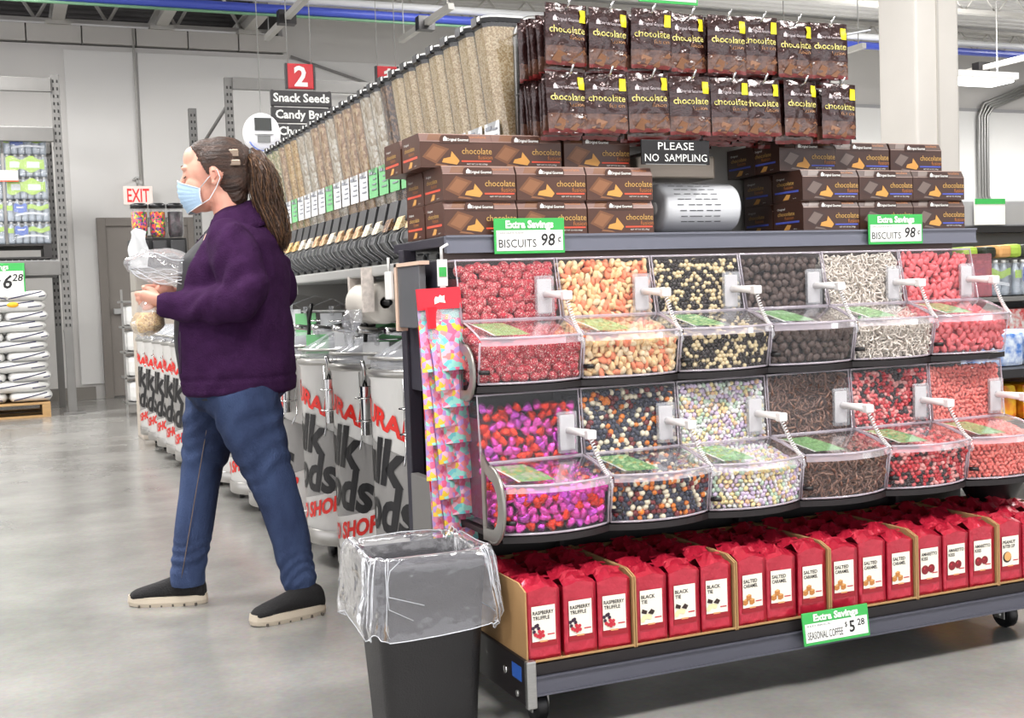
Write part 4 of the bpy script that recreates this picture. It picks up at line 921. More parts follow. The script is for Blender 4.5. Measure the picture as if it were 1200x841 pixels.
for (ri, i), (s, p, (V, F), mats, wts, indiv, nm, lab) in KIND.items():
    rw = ROW[ri]; x0 = X0+P*i+.004; top = .012 if (ri, i) != (1, 0) else .03
    sp = spots_for(rw, s, p, top, 1 if indiv else 2, i in (0, 5))
    # solid core behind the visible layers; bed colours darkened for shade between sweets
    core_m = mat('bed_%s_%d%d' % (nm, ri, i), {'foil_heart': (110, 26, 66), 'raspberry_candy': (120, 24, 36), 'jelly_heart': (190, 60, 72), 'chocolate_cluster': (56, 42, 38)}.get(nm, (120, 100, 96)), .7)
    (hty, htz), (hby, hbz), (ly, lz), (by, bz) = rw['HT'], rw['HB'], rw['LIP'], rw['BOT']
    W = P-.008; q = s*2.6
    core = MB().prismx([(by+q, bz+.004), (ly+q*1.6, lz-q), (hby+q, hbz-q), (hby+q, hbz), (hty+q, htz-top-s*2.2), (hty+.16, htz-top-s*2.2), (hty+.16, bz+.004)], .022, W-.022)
    if not indiv:
        b = MB(); Vn = [Vector(v)*s for v in V]
        for x, y, z, _ in sp:
            mx = Matrix.Translation((x, y, z)) @ Euler((rnd(0, 6.3), rnd(0, 6.3), rnd(0, 6.3))).to_matrix().to_4x4() @ Matrix.Scale(rnd(.88, 1.12), 4)
            base = len(b.v); mi = random.choices(range(len(mats)), wts)[0]
            b.v += [(mx @ v)[:] for v in Vn]; b.f += [tuple(k+base for k in f) for f in F]; b.m += [mi]*len(F); b.s += [True]*len(F)
        b.add(core.v, core.f, 0)
        o = b.build(nm, mats); o.location = (x0, 0, 0); tag(o, lab, 'candy', None, 'stuff')
    else:
        o = core.build(nm.replace('candy', 'candies')+'_bed', [core_m]); o.location = (x0, 0, 0)
        tag(o, 'darker filler block behind the front %s layer, gap shade in its colour' % lab, 'candy', None, 'stuff')
        mes = []
        for k, m in enumerate(mats):
            b = MB(); b.add([tuple(Vector(v)*s) for v in V], F, 0, True); mes.append(b.mesh(nm, m))
        cn = ['pink', 'red', 'violet'] if (ri, i) == (1, 0) else ['']
        for x, y, z, wh in sp:
            k = random.choices(range(len(mats)), wts)[0]
            c = D.objects.new(nm, mes[k]); C.objects.link(c); c.location = (x0+x, y, z)
            c.rotation_euler = (pi/2+rnd(-.9, .9), rnd(-3, 3), rnd(-.9, .9)) if 'heart' in nm else (rnd(0, 6.3), rnd(0, 6.3), rnd(0, 6.3))
            l2 = ((cn[k]+' ') if cn[k] else '')+lab+(' behind the upright window of its bin' if wh == 'w' else ' in the tub under the hinged lid')
            if (ri, i) == (1, 0): l2 = l2.replace('its bin', 'the lower left bin').replace('the tub', 'the lower left tub')
            tag(c, l2, 'candy', l2[:])

# ---------------------------------------------------------------- biscuit boxes
m_mk = mat('box_milk_brown', (80, 50, 38), .35, var=.12, vscale=9); m_dk = mat('box_dark_brown', (66, 42, 34), .35, var=.12, vscale=9); m_mv = mat('box_band_mauve', (118, 88, 80), .35)
m_tan = mat('print_tan', (206, 164, 92), .5); m_org = mat('print_orange', (178, 112, 62), .5); m_rs = mat('stripe_red', (226, 84, 58), .5); m_bs = mat('stripe_blue', (78, 92, 186), .5); m_bis = mat('biscuit_gold', (206, 150, 76), .5); m_ch = mat('choc_square', (116, 76, 50), .45); m_ch2 = mat('choc_square_dark', (60, 42, 38), .4); m_ch3 = mat('choc_ridge', (136, 92, 62), .4); m_ch4 = mat('choc_ridge_dark', (110, 96, 90), .4)
BW, BH, BD = .209, .0915, .15
def biscuit_box(dark):
    t = thing('biscuit_box', 'x', 'box', (0, 0, 0))
    m = m_dk if dark else m_mk
    yz = [(0, 0), (0, .069), (.012, BH), (BD, BH), (BD, 0)]
    MB().prismx([(y, z) for y, z in yz], 0, BW).build('carton', m, t)
    b = MB(); e = -.0006
    fs = Matrix.Translation((0, e, 0)) @ FRONT
    # chocolate square and biscuit wedge
    b.poly([(.006, .028), (.038, .064), (.083, .05), (.045, .010)], 0, 4, fs).poly([(.016, .03), (.04, .057), (.072, .047), (.044, .018)], .0004, 5, fs)
    b.poly([(.061, .014), (.066, .024), (.092, .03), (.112, .018), (.104, .008)], .0006, 3, fs).poly([(.086, .028), (.09, .044), (.111, .02), (.105, .014)], .0008, 3, fs)
    b.poly([(.04, .006), (.046, .011), (.075, .007), (.085, .002)], .0005, 5, fs)
    b.text('chocolate', .0165, .163, .037, 1, fs, width=.087, z=.001).text('fusion', .012, .187, .0225, 2, fs, width=.042, z=.001)
    b.box(.118, .204, e-.0006, e, .0155, .0195, 6).text('NET WT 3.5 OZ (100g)', .0035, .163, .008, 0, fs, width=.06, z=.001)
    b.build('front_print', [m_wht, m_tan, m_org, m_bis, m_ch2 if dark else m_ch, m_ch4 if dark else m_ch3, m_bs if dark else m_rs], t)
    # slanted upper band with faint repeat of the print, and the logo tab standing before it
    sl = Matrix.Translation((0, -.0006, .069)) @ Matrix.Rotation(math.atan2(.0225, .012), 4, 'X')
    b = MB().quad(.001, BW-.001, .001, .0245, .0003, 0, sl).poly([(.02, .004), (.03, .0235), (.066, .0235), (.058, .004)], .0008, 3, sl).text('chocolate', .009, .163, .012, 1, sl, width=.06, z=.001).quad(.0, BW, .0235, .0255, .0006, 2, sl).quad(0, BW, 0, .0012, .0006, 2, sl)
    b.build('top_band', [m_mv if not dark else m_dk, m_org, mat('box_edge', (168, 140, 128), .5), m_ch if not dark else m_ch4], t)
    b = MB(); r = .008
    pl = [(.058, .066), (.142, .066), (.142, .078)]+[(.142-r+r*cos(R(a)), .079+r*sin(R(a))) for a in (0, 45, 90)]+[(.058+r+r*cos(R(a)), .079+r*sin(R(a))) for a in (90, 135, 180)]
    b.prism(pl, -.002, -.0008); tb = b.build('logo_tab', m, t)
    MB().text('Original Gourmet', .0072, .108, .0712, 0, FRONT, width=.062, z=.003, bold=.02).poly([(.066, .071), (.066, .078), (.071, .084), (.077, .079), (.077, .071)], .003, 0).build('lettering', m_wht, tb)
    # end face print
    ls = Matrix.Translation((-.0006, 0, 0)) @ Matrix.Rotation(-pi/2, 4, 'Z') @ FRONT
    b = MB().text('chocolate', .012, -.085, .05, 1, ls, width=.085).text('fusion', .01, -.07, .038, 2, ls, width=.045).poly([(-.14, .026), (-.14, .032), (-.02, .032), (-.02, .026)], .0, 4, ls).poly([(-.1, .005), (-.08, .022), (-.06, .02), (-.07, .006)], 0, 3, ls).text('Original', .006, -.11, .068, 0, ls, width=.04).text('NET WT', .003, -.04, .006, 0, ls)
    b.build('end_print', [m_wht, m_tan, m_org, m_bis, m_bs if dark else m_rs], t)
    return t
pm = biscuit_box(False); pd = biscuit_box(True)
cn = ['left', 'middle', 'right']; ln = ['lower', 'middle', 'top']
def stack(proto, xs, flavor, side):
    first = True
    for layer in range(3):
        for dep in range(2):
            for i in range(3):
                if layer < 2:
                    x = xs+.2125*i; y = 2.965+.157*dep; z = 1.2235+.0925*layer
                    lab = '%s chocolate biscuit box in the %s stack, %s layer, %s column, %s' % (flavor, side, ln[layer], cn[i], 'front' if dep == 0 else 'back')
                else:
                    x = xs-.042+.2125*i+rnd(-.003, .003); y = 3.022+.157*dep; z = 1.2235+.0925*2
                    lab = '%s chocolate biscuit box in the %s stack, top layer, %s column, %s' % (flavor, side, cn[i], 'front' if dep == 0 else 'back')
                if side == 'right' and layer == 2: x += .0; 
                if dep == 1 and layer == 2: y = 3.18
                if dep == 1 and y+BD > 3.3 and x+BW > 1.45 and x < 2.67: pass
                if side == 'left' and x+BW > 1.455 and dep == 1: y = min(y, 3.3-BD-.002)
                if side == 'right' and x < 2.66 and dep == 1: y = min(y, 3.3-BD-.002)
                o = proto if first else dup(proto); first = False
                o.location = (x+rnd(-.001, .001), y, z); o['label'] = lab; o['group'] = flavor+' chocolate biscuit boxes'
stack(pm, 1.085, 'milk', 'left'); stack(pd, 2.238, 'dark', 'right')

# ---------------------------------------------------------------- hanging chocolate bags
m_bagb = mat('bag_brown', (58, 33, 32), .12, metal=.3, coat=1, bump=1, bscale=30, var=.2, vscale=18)
m_bagp = mat('bag_picture', (104, 70, 54), .2, coat=1, bump=1, bscale=30, var=.5, vscale=34, col2=(66, 42, 38)); m_bagr = mat('bag_red_edge', (112, 34, 32), .3, coat=.5); m_yt = mat('tag_yellow', (240, 222, 30), .45); m_py = mat('print_pale_yellow', (216, 206, 122), .4); m_po = mat('print_copper', (176, 128, 88), .4); m_grt = mat('print_light', (206, 196, 200), .4)
def bagmesh(seed):
    BWd, Hh, T = .128, .166, .013
    def f(side):
        def g(u, v):
            x = (u-.5)*BWd; z = v*Hh; e = (1-(2*u-1)**4)*(1-(2*v-1)**6)
            wr = .0062*noise.noise(Vector((x*38+seed*7, z*38, side*3+seed)))*(.3+e)+.0065*noise.noise(Vector((x*80, z*80, seed)))*e
            return (x+(.002*noise.noise(Vector((z*60, seed, 1)))), side*(T*e**.6/2)+wr, z+.0025*noise.noise(Vector((x*60, seed, 2))))
        return g
    b = MB(); b.grid(f(-1), 14, 16, 0); n = len(b.f)
    for k in range(n):
        v = (k//14)/16; b.m[k] = 2 if v < .04 else (1 if v < .27 else 0)
    b.grid(f(1), 8, 8, 0); return b, f(-1)
def choc_bag_proto(seed, label_):
    t = thing('chocolate_bag', label_, 'candy bag', (0, 0, 0))
    b, g = bagmesh(seed); b.build('pouch', [m_bagb, m_bagp, m_bagr], t)
    q = MB()
    q.text('Original Gourmet', .0088, .004, .119, 0, width=.075).poly([(-.044, .118), (-.044, .127), (-.038, .134), (-.031, .127), (-.031, .118)])
    q.text('chocolate', .019, .0, .087, 1, width=.11, bold=.008).text('fusion', .0115, .03, .071, 2, width=.045)
    q.poly([(-.05, .012), (-.03, .04), (.0, .03), (-.02, .005)], 0, 3).poly([(.0, .008), (.05, .045), (.06, .036), (.02, .004)], 0, 3)
    H = .166
    q.v = [(x, g(x/.128+.5, z/H)[1]-.0016, z) for x, y, z in q.v]
    q.build('print', [m_grt, m_py, m_po, mat('print_cocoa', (124, 84, 56), .4)], t)
    q = MB(); q.grid(lambda u, v: (.037+.02*u, g((.037+.02*u)/.128+.5, (.117+.03*v)/H)[1]-.003, .117+.034*v), 3, 4, 0); q.build('yellow_tag', m_yt, t)
    return t
random.seed(5)
protos = [choc_bag_proto(s, 'x') for s in range(3)]
back_b, _ = bagmesh(9); back_me = back_b.mesh('chocolate_bag', [m_bagb, m_bagp, m_bagr])
rows = [([1.45, 1.58, 1.712, 1.84, 1.962, 2.08, 2.205, 2.325], 1.677), ([1.452, 1.572, 1.706, 1.838, 1.972, 2.082, 2.225, 2.36], 1.5)]
pos = ['leftmost', 'second from left', 'third from left', 'fourth from left', 'fourth from right', 'third from right', 'second from right', 'rightmost']
used = [False]*3
for ri, (xs, z0) in enumerate(rows):
    for i, x in enumerate(xs):
        k = (i+ri) % 3
        o = protos[k] if not used[k] else dup(protos[k]); used[k] = True
        o.location = (x, 2.945+rnd(-.008, .008), z0+rnd(-.003, .004)); o.rotation_euler = (rnd(-.08, .02), rnd(-.025, .025), rnd(-.12, .12))
        o['label'] = 'front brown chocolate bag with yellow tag, %s on the %s hook row' % (pos[i], rn[ri]); o['group'] = 'front chocolate bags on the hooks'
        for q in range(6):
            c = D.objects.new('chocolate_bag', back_me); C.objects.link(c)
            c.location = (x+rnd(-.009, .009), 2.972+.032*q, z0+rnd(-.014, .006)-.004); c.rotation_euler = (rnd(-.1, .05), rnd(-.05, .05), rnd(-.1, .1))
            tag(c, 'brown chocolate bag, %s behind the front one, %s hook of the %s row' % (['first', 'second', 'third', 'fourth', 'fifth', 'sixth', 'seventh', 'eighth', 'ninth'][q], pos[i], rn[ri]), 'candy bag', 'chocolate bags behind the front ones, %s %s' % (rn[ri], pos[i]))
        h = MB().tube([(x, 3.3, z0+.158), (x, 2.95, z0+.152), (x+.002, 2.93, z0+.158), (x+.004, 2.915, z0+.178)], .0032, 8).build('hook', m_chrome)
        tag(h, 'steel peg hook holding chocolate bags, %s of the %s row' % (pos[i], rn[ri]), 'hook', 'peg hooks of the header panel')
# sign above and paper roll
t = thing('notice_sign', 'black sign reading please no sampling under the chocolate bags', 'sign', (1.793, 2.955, 1.4505))
MB().bbox(-.1125, .1125, 0, .006, -.035, .035, .002).build('board', m_blk, t)
MB().text('PLEASE', .021, 0, .007, 0, width=.118, z=.001).text('NO  SAMPLING', .021, 0, -.026, 0, width=.205, z=.001).build('lettering', m_wht, t)
MB().box(-.1, .1, -.001, .0, -.035, -.0335).box(-.06, -.05, .006, .34, .0, .01).build('bracket', m_steel, t)
t = thing('paper_roll', 'roll of clear printed bags lying between the two biscuit stacks', 'bag roll', (1.93, 3.1, 1.302))
MB().lathe([(.02, -.13), (.06, -.13), (.07, -.128), (.0745, -.12), (.0745, .12), (.07, .13), (.02, .13)], 32, 0, mx=Matrix.Rotation(pi/2, 4, 'Y')).build('roll', clear('roll_film', haze=.92, gloss=.3, hazecol=(226, 228, 232)), t)
MB().cyl((-.135, 0, 0), (.135, 0, 0), .02, 12).build('core', m_wht, t)
b = MB(); random.seed(3)
for k in range(9):
    a = R(110+13*k); 
    for q in range(5):
        x = -.11+.03*q+rnd(0, .01)+.01*k*.3
        b.grid(lambda u, v: (x+.022*u, .0756*cos(a+.035*v), .0756*sin(a+.035*v)), 1, 1, 0)
b.build('printed_lines', mat('print_dark_grey', (72, 74, 78), .5), t)['kind'] = 'stuff'
MB().box(-.18, .18, -.0, .02, -.0785, -.074).build('cradle', m_steel, t)

# ---------------------------------------------------------------- coffee bags in cartons
m_cf = mat('coffee_red', (196, 34, 60), .3, metal=.4, coat=.7, bump=.6, bscale=26, var=.15, vscale=10)
m_cfd = mat('coffee_red_band', (150, 22, 36), .4); m_crm = mat('label_cream_paper', (240, 234, 220), .55); m_gold = mat('print_gold', (228, 160, 110), .4)
m_ber1 = mat('berry_dark', (52, 28, 52), .35); m_ber2 = mat('berry_red', (190, 44, 60), .35); m_car = mat('caramel', (190, 124, 62), .4); m_car2 = mat('caramel_light', (222, 168, 104), .4); m_cherry = mat('cherry', (128, 24, 34), .3); m_wc = mat('white_choc', (240, 226, 176), .4); m_dc = mat('dark_choc', (48, 30, 26), .4)
CW, CD, CH = .088, .066, .178
def coffee_mesh(seed):
    b = MB(); n = 7; rings = []
    zs = [0, .012, .05, .09, .13, .155, .166]
    def skin(cx, cy, z):
        q = .0024*noise.noise(Vector((cx*2+seed*5, cy*2, z*40)))*(1 if z > .01 else 0)
        gx = (1-.10*(1-abs(cy))*(z/.166)) if abs(cx) > .99 else 1
        k = 1-.02*sin(pi*min(1, z/.166))
        return (cx*CW/2*k*gx+q, cy*CD/2*k+q, z+(.009*(1-abs(cx)) if z > .16 else 0)+q)
    for z in zs:
        ring = []
        for s in range(4*n):
            t = s/n; e = int(t); u = t-e
            cx, cy = [(-1+2*u, -1), (1, -1+2*u), (1-2*u, 1), (-1, 1-2*u)][e]
            ring.append(skin(cx, cy, z))
        rings.append(ring)
    N = 4*n; V = [q for r_ in rings for q in r_]
    F = [(i*N+k, i*N+(k+1) % N, (i+1)*N+(k+1) % N, (i+1)*N+k) for i in range(len(zs)-1) for k in range(N)]+[tuple(range(N-1, -1, -1))]
    b.add(V, F, 0, True)
    def top(u, v):
        cx, cy = 2*u-1, 2*v-1; h = 1-abs(cy)
        x, y, z = skin(cx, cy, .166)
        x = cx*CW/2*(1-.12*h); 
        return (x+.002*noise.noise(Vector((cx*3, cy*3, seed)))*h, y+.004*h, z+.020*h**.9*(1-.22*abs(cx))+.009*noise.noise(Vector((cx*2.2+seed*3, cy*2.2, 4)))*h)
    b.grid(top, n, 6, 0, False)
    b.grid(lambda u, v: ((2*u-1)*CW/2*.84, .006+.014*v, .186+.004*(1-abs(2*u-1))+.0035*sin(pi*v)+.003*noise.noise(Vector((u*5, v*3, seed)))), 7, 2, 0, False)
    return b.mesh('foil_bag', m_cf)
cme = [coffee_mesh(s) for s in range(4)]
def disc(b, x, z, r, mi, n=8, d=0): b.poly([(x+r*cos(2*pi*k/n), z+r*sin(2*pi*k/n)) for k in range(n)], d, mi, Matrix.Translation((0, -CD/2-.0022, .0145)) @ FRONT)
def coffee_label(l1, l2, pic):
    fs = Matrix.Translation((0, -CD/2-.0022, 0)) @ FRONT
    b = MB().quad(-.032, .03, .047, .132, 0, 0, fs).quad(-.034, .034, .033, .047, -.0003, 1, fs)
    fs = Matrix.Translation((0, 0, .0145)) @ fs; DZ = .0145
    b.text(l1, .0088, -.029, .097, 2, fs, align='l', z=.0006, bold=.022, width=.055 if len(l1) > 7 else None).text(l2, .0088, -.029, .0845, 2, fs, align='l', z=.0006, bold=.022, width=.044 if len(l2) > 6 else None)
    b.quad(.008, .027, .0455, .0485, .0006, 3, fs).quad(-.012, .008, .030, .034, .0006, 4, fs)
    mats = [m_crm, m_cfd, m_blk, m_ber2, m_gold]
    if pic == 'berry':
        mats += [m_ber1, m_ber2]
        for k, (x, z) in enumerate([(-.029, .066), (-.022, .07), (-.015, .064), (-.027, .057), (-.018, .072), (-.024, .05), (-.018, .046), (-.011, .05), (-.005, .055), (-.012, .043), (-.004, .046), (-.014, .057)]): disc(b, x, z, .0047, 5 if k < 5 else 6, d=.0006+.0002*k)
    elif pic == 'tie':
        mats += [m_wc, m_dc]
        for k, (x, z) in enumerate([(-.022, .05), (-.014, .052), (-.007, .05), (-.026, .045)]): disc(b, x, z, .0065, 5, d=.0006+.0002*k)
        b.poly([(-.03, .062), (-.027, .072), (-.013, .066), (-.016, .058)], .0014, 6, fs).poly([(-.012, .06), (-.002, .07), (.008, .064), (.002, .055)], .0016, 6, fs)
    elif pic == 'caramel':
        mats += [m_car, m_car2]
        for k, (x, z, s) in enumerate([(-.024, .048, .008), (-.004, .048, .008), (-.014, .06, .0078)]):
            b.poly([(x-s, z-s*.8), (x-s, z+s*.6), (x, z+s*.3), (x, z-s*1.1)], .0006+.0004*k, 5, fs).poly([(x, z-s*1.1), (x, z+s*.3), (x+s, z+s*.7), (x+s, z-s*.6)], .0006+.0004*k, 5, fs).poly([(x-s, z+s*.6), (x, z+s*1.1), (x+s, z+s*.7), (x, z+s*.3)], .0008+.0004*k, 6, fs)
    elif pic == 'kiss':
        mats += [m_cherry, m_ber2]
        disc(b, -.017, .058, .013, 5, 12, .0006); disc(b, .005, .06, .012, 5, 12, .001); disc(b, -.02, .062, .003, 6, 8, .0014); disc(b, .002, .064, .003, 6, 8, .0014)
    else:
        mats += [m_car2, m_dc]
        disc(b, -.014, .058, .016, 6, 14, .0006); disc(b, -.012, .06, .013, 5, 14, .001)
    return b.mesh('label', mats)
cases = [('RASPBERRY', 'TRUFFLE', 'berry', 'raspberry truffle'), ('BLACK', 'TIE', 'tie', 'black tie'), ('SALTED', 'CARAMEL', 'caramel', 'salted caramel, first carton'), ('SALTED', 'CARAMEL', 'caramel', 'salted caramel, second carton'), ('AMARETTO', 'KISS', 'kiss', 'amaretto kiss'), ('PEANUT', 'BUTTER CUP', 'cup', 'peanut butter')]
lab_me = {}
cw = .2955
cord = ['left', 'middle', 'right']
for ci, (a, b_, pic, fl) in enumerate(cases):
    if (a, pic) not in lab_me: lab_me[(a, pic)] = coffee_label(a, b_, pic)
    x0 = 1.098+cw*ci
    t = thing('display_carton', 'open brown cardboard carton holding the %s coffee bags' % fl, 'carton', (x0, 2.548, .1825), 0, 'open coffee cartons')
    side = [(0, 0), (0, .175), (.04, .19), (.36, .19), (.36, 0)]
    MB().prismx(side, 0, .004).build('side_panel', m_card, t); MB().prismx(side, cw-.006, cw-.002).build('side_panel', m_card, t)
    MB().box(.004, cw-.006, 0, .36, 0, .003).build('floor_panel', m_card, t); MB().box(.004, cw-.006, .356, .36, 0, .185).build('rear_panel', m_card, t)
    MB().box(.004, cw-.006, -.0, .003, 0, .008).build('front_lip', m_card, t)
    for r_ in range(5):
        for q in range(3):
            x = x0+.05+.0965*q-.0+rnd(-.002, .002); y = 2.548+.04+.0685*r_+rnd(-.001, .002)
            t = thing('coffee_bag', 'red foil %s coffee bag, %s, %s' % (fl, cord[q], ['front row', 'second row', 'third row', 'fourth row', 'back row'][r_]), 'coffee bag', (x, y, .1865+rnd(0, .001)), rnd(-.05, .05), 'red foil coffee bags')
            k = random.randrange(4)
            o = leaf_obj('foil_bag', cme[k], t); o.scale = (1, 1, rnd(.96, 1.03))
            if r_ == 0: leaf_obj('label', lab_me[(a, pic)], t)
# extra carton running past the frame
# black lidded bowl standing behind the last coffee carton
t = thing('crumpled_bag', 'black bowl with crumpled clear bag behind the last coffee bags', 'bag', (2.86, 2.86, .36))
MB().lathe([(.07, 0), (.1, .06), (.105, .09)], 20, 0, cap=False).build('bowl', m_black, t)
MB().lathe([(.108, .085), (.1, .12), (.05, .13), (.01, .128)], 20, 0, cap=False).build('film', MATS['bag_film'], t)

# ---------------------------------------------------------------- green price signs
def savings(x, y, z, w, h, small, big, price, rx, label, superscript='¢', dollar=False):
    t = thing('price_sign', label, 'price sign', (x, y, z))
    t.rotation_euler = (rx, 0, 0)
    MB().bbox(-w/2, w/2, 0, .004, -h/2, h/2, .0015).build('green_card', m_grn, t)
    b = MB().quad(-w/2+.006, w/2-.006, -h/2+.008, h/2-h*.34, .0008, 0)
    b.text('Extra Savings', h*.2, 0, h/2-h*.27, 0, z=.0012, bold=.045, width=w*.68)
    b.text(small, h*.055, -w/2+.012+w*.0, h/2-h*.44, 2, z=.0014, align='l', width=w*.36)
    b.text(big, h*.23, -w/2+.012, -h/2+h*.18, 1, z=.0014, align='l', width=w*.53)
    if dollar:
        b.text('$', h*.15, w*.14, -h/2+h*.4, 1, z=.0014).text('5', h*.34, w*.23, -h/2+h*.22, 1, z=.0014, bold=.02).text('28', h*.2, w*.37, -h/2+h*.38, 1, z=.0014, bold=.015)
    else:
        b.text(price, h*.34, w*.26, -h/2+h*.22, 1, z=.0014, bold=.012, shear=.15, width=w*.2).text(superscript, h*.2, w*.42, -h/2+h*.32, 1, z=.0014)
    b.build('print', [m_wht, m_blk, mat('print_grey_dark', (110, 112, 116), .5)], t)
    MB().box(-.03, .03, .004, .012, -.01, h*.2).build('clip', m_white, t)
savings(1.318, 2.936, 1.218, .208, .095, 'CHOCOLATE FUSION', 'BISCUITS', '98', 0, 'green extra savings sign reading biscuits 98 cents under the milk boxes')
savings(2.565, 2.936, 1.222, .212, .092, 'CHOCOLATE FUSION', 'BISCUITS', '98', 0, 'green extra savings sign reading biscuits 98 cents under the dark boxes')
savings(1.975, 2.515, .163, .213, .085, 'RED BRICK', 'SEASONAL COFFEE', '', -.12, 'green extra savings sign reading seasonal coffee on the bottom tray', dollar=True)
t = thing('header_sign', 'white sign with green border sticking up above the chocolate bags', 'sign', (1.84, 3.05, 1.895))
MB().bbox(-.1, .1, 0, .004, 0, .12, .001).build('card', m_grn, t); MB().box(-.094, .094, -.001, 0, .008, .12).build('white_field', m_wht, t)
# wires and frame above header
t = thing('header_rail', 'white wire rail above the chocolate bags', 'rail', (0, 0, 0))
b = MB().tube([(1.46, 3.26, 1.87), (2.6, 3.26, 1.87)], .004, 6)
for k in range(8): b.tube([(1.5+.15*k, 3.26, 1.87), (1.5+.15*k, 3.02, 1.85)], .003, 6)
b.build('wire', mat('wire_white', (220, 224, 230), .4), t)
# clear end bin past the rack's right edge (pink tinted)
t = thing('end_bin', 'small pink tinted clear box at the right end of the candy rack', 'bin', (2.87, 2.95, 1.0))
MB().bbox(0, .1, 0, .12, 0, .14, .004).build('box', clear('pink_clear', col=(226, 150, 160), haze=.2, gloss=.3, hazecol=(220, 150, 160)), t)

# ---------------------------------------------------------------- clip strip with party bags
t = thing('clip_strip', 'white clip strip hanging from the left end of the top shelf', 'clip strip', (1.066, 2.945, 0))
MB().bbox(-.014, .014, -.004, 0, 1.09, 1.16, .001).bbox(-.008, .008, -.003, -.001, .45, 1.1, .001).tube([(0, 0, 1.16), (0, .0, 1.19), (.02, .005, 1.2)], .004, 6).build('strip', m_white, t)
MB().box(-.01, .01, -.006, -.004, 1.115, 1.14).build('green_mark', m_grn, t)
m_party = grainmat('party_candy', ((240, 150, 186), (120, 210, 214), (246, 206, 70), (196, 160, 226), (240, 110, 150), (160, 226, 214), (250, 196, 214), (250, 150, 150)), 76, .3, .25); m_hd = mat('header_red', (214, 34, 52), .35); m_win = clear('bag_window', haze=.3, gloss=.5, hazecol=(226, 222, 230), bump=.5)
def party_mesh():
    W, H = .118, .165
    b = MB().grid(lambda u, v: ((u-.5)*W*(1+.05*(1-v)), -.010*(1-(2*u-1)**4)*(1-v**6)-.002*sin(u*7+v*5), -H*(1-v)-.05), 8, 10, 0)
    b.grid(lambda u, v: ((u-.5)*W, .004, -H*(1-v)-.05), 2, 2, 0)
    n = 80; 
    for k in range(80):
        if k//8 > 7: b.m[k] = 1
    b2 = MB().box(-W/2, W/2, -.004, .003, -.055, 0)
    return b.mesh('pouch', [m_party, m_win]), b2.mesh('header_card', m_hd)
pm1, pm2 = party_mesh()
for k in range(11):
    z = 1.085-.048*k
    t = thing('party_bag', 'multicolour party candy bag on the clip strip, %s from the top' % ['first', 'second', 'third', 'fourth', 'fifth', 'sixth', 'seventh', 'eighth', 'ninth', 'tenth', 'lowest'][k], 'candy bag', (1.040+.0035*k+rnd(-.004, .004), 2.905+.006*k, z), 0, 'party candy bags on the clip strip')
    t.rotation_euler = (-.10, rnd(-.03, .03), rnd(-.1, .1)+(.55 if k % 2 else -.0))
    leaf_obj('pouch', pm1, t); h = leaf_obj('header_card', pm2, t)
    if k == 0: MB().poly([(-.014, -.03), (-.01, -.022), (-.002, -.024), (.002, -.018), (.008, -.022), (.015, -.02), (.013, -.03), (.016, -.04), (.0, -.037), (-.014, -.042)], .006).build('emblem', m_wht, h)
# pockets on the end panel: grey tag box and tan sleeve
t = thing('sleeve_holder', 'tan edged clear sleeve holder on the left end of the rack', 'holder', (1.05, 3.12, 0))
MB().bbox(-.02, 0, -.09, .1, .98, 1.15, .003).build('sleeve', clear('dark_clear', col=(120, 110, 100), haze=.15, gloss=.5), t)
MB().box(-.024, .004, .095, .115, .97, 1.16).box(-.024, .004, -.11, .115, 1.15, 1.16).build('frame', mat('tan_frame', (214, 186, 166), .5), t)
MB().bbox(-.03, -.02, .13, .19, 1.06, 1.14, .003).tube([(-.025, .16, 1.14), (-.025, .16, 1.18)], .004, 6).build('white_tag', m_white, t)
MB().box(-.012, -.01, -.08, .08, 1.0, 1.13).build('dark_insert', mat('insert_dark', (70, 62, 56), .6, var=.4, vscale=30), t)
# ================================================================ SHOPPER
def rings(b, secs, n=24):
    """closed loft through rings; each ring = (centre, axis u vector, axis v vector)"""
    V = []; F = []
    for c, a, q in secs: V += [tuple(Vector(c)+Vector(a)*cos(2*pi*k/n)+Vector(q)*sin(2*pi*k/n)) for k in range(n)]
    N = len(secs)
    for i in range(N-1):
        for k in range(n): F.append((i*n+k, i*n+(k+1) % n, (i+1)*n+(k+1) % n, (i+1)*n+k))
    F += [tuple(range(n-1, -1, -1)), tuple(range((N-1)*n, N*n))]
    b.add(V, F, 0, True)
def hring(x, y, z, dx, dy): return ((x, y, z), (dx, 0, 0), (0, dy, 0))
def limb(b, pts, rr, n=16, flat=1):
    """tapered rounded chain through points"""
    pts = [Vector(p) for p in pts]; secs = []
    d0 = (pts[1]-pts[0]).normalized(); dn = (pts[-1]-pts[-2]).normalized()
    P2 = [(pts[0]-d0*rr[0]*.95, rr[0]*.25), (pts[0]-d0*rr[0]*.6, rr[0]*.78)]+list(zip(pts, rr))+[(pts[-1]+dn*rr[-1]*.6, rr[-1]*.78), (pts[-1]+dn*rr[-1]*.95, rr[-1]*.25)]
    a = None
    for i, (p, r) in enumerate(P2):
        d = (P2[min(i+1, len(P2)-1)][0]-P2[max(i-1, 0)][0]).normalized()
        a = d.orthogonal().normalized() if a is None else (a-d*a.dot(d)).normalized()
        secs.append((p, a*r, d.cross(a)*r*flat))
    rings(b, secs, n)
def ell(b, c, r, rot=None):
    V, F = ico(3); mx = Matrix.Translation(c) @ (Euler(rot).to_matrix().to_4x4() if rot else Matrix.Identity(4)) @ Matrix.Diagonal((*r, 1))
    b.add(V, F, 0, True, mx)
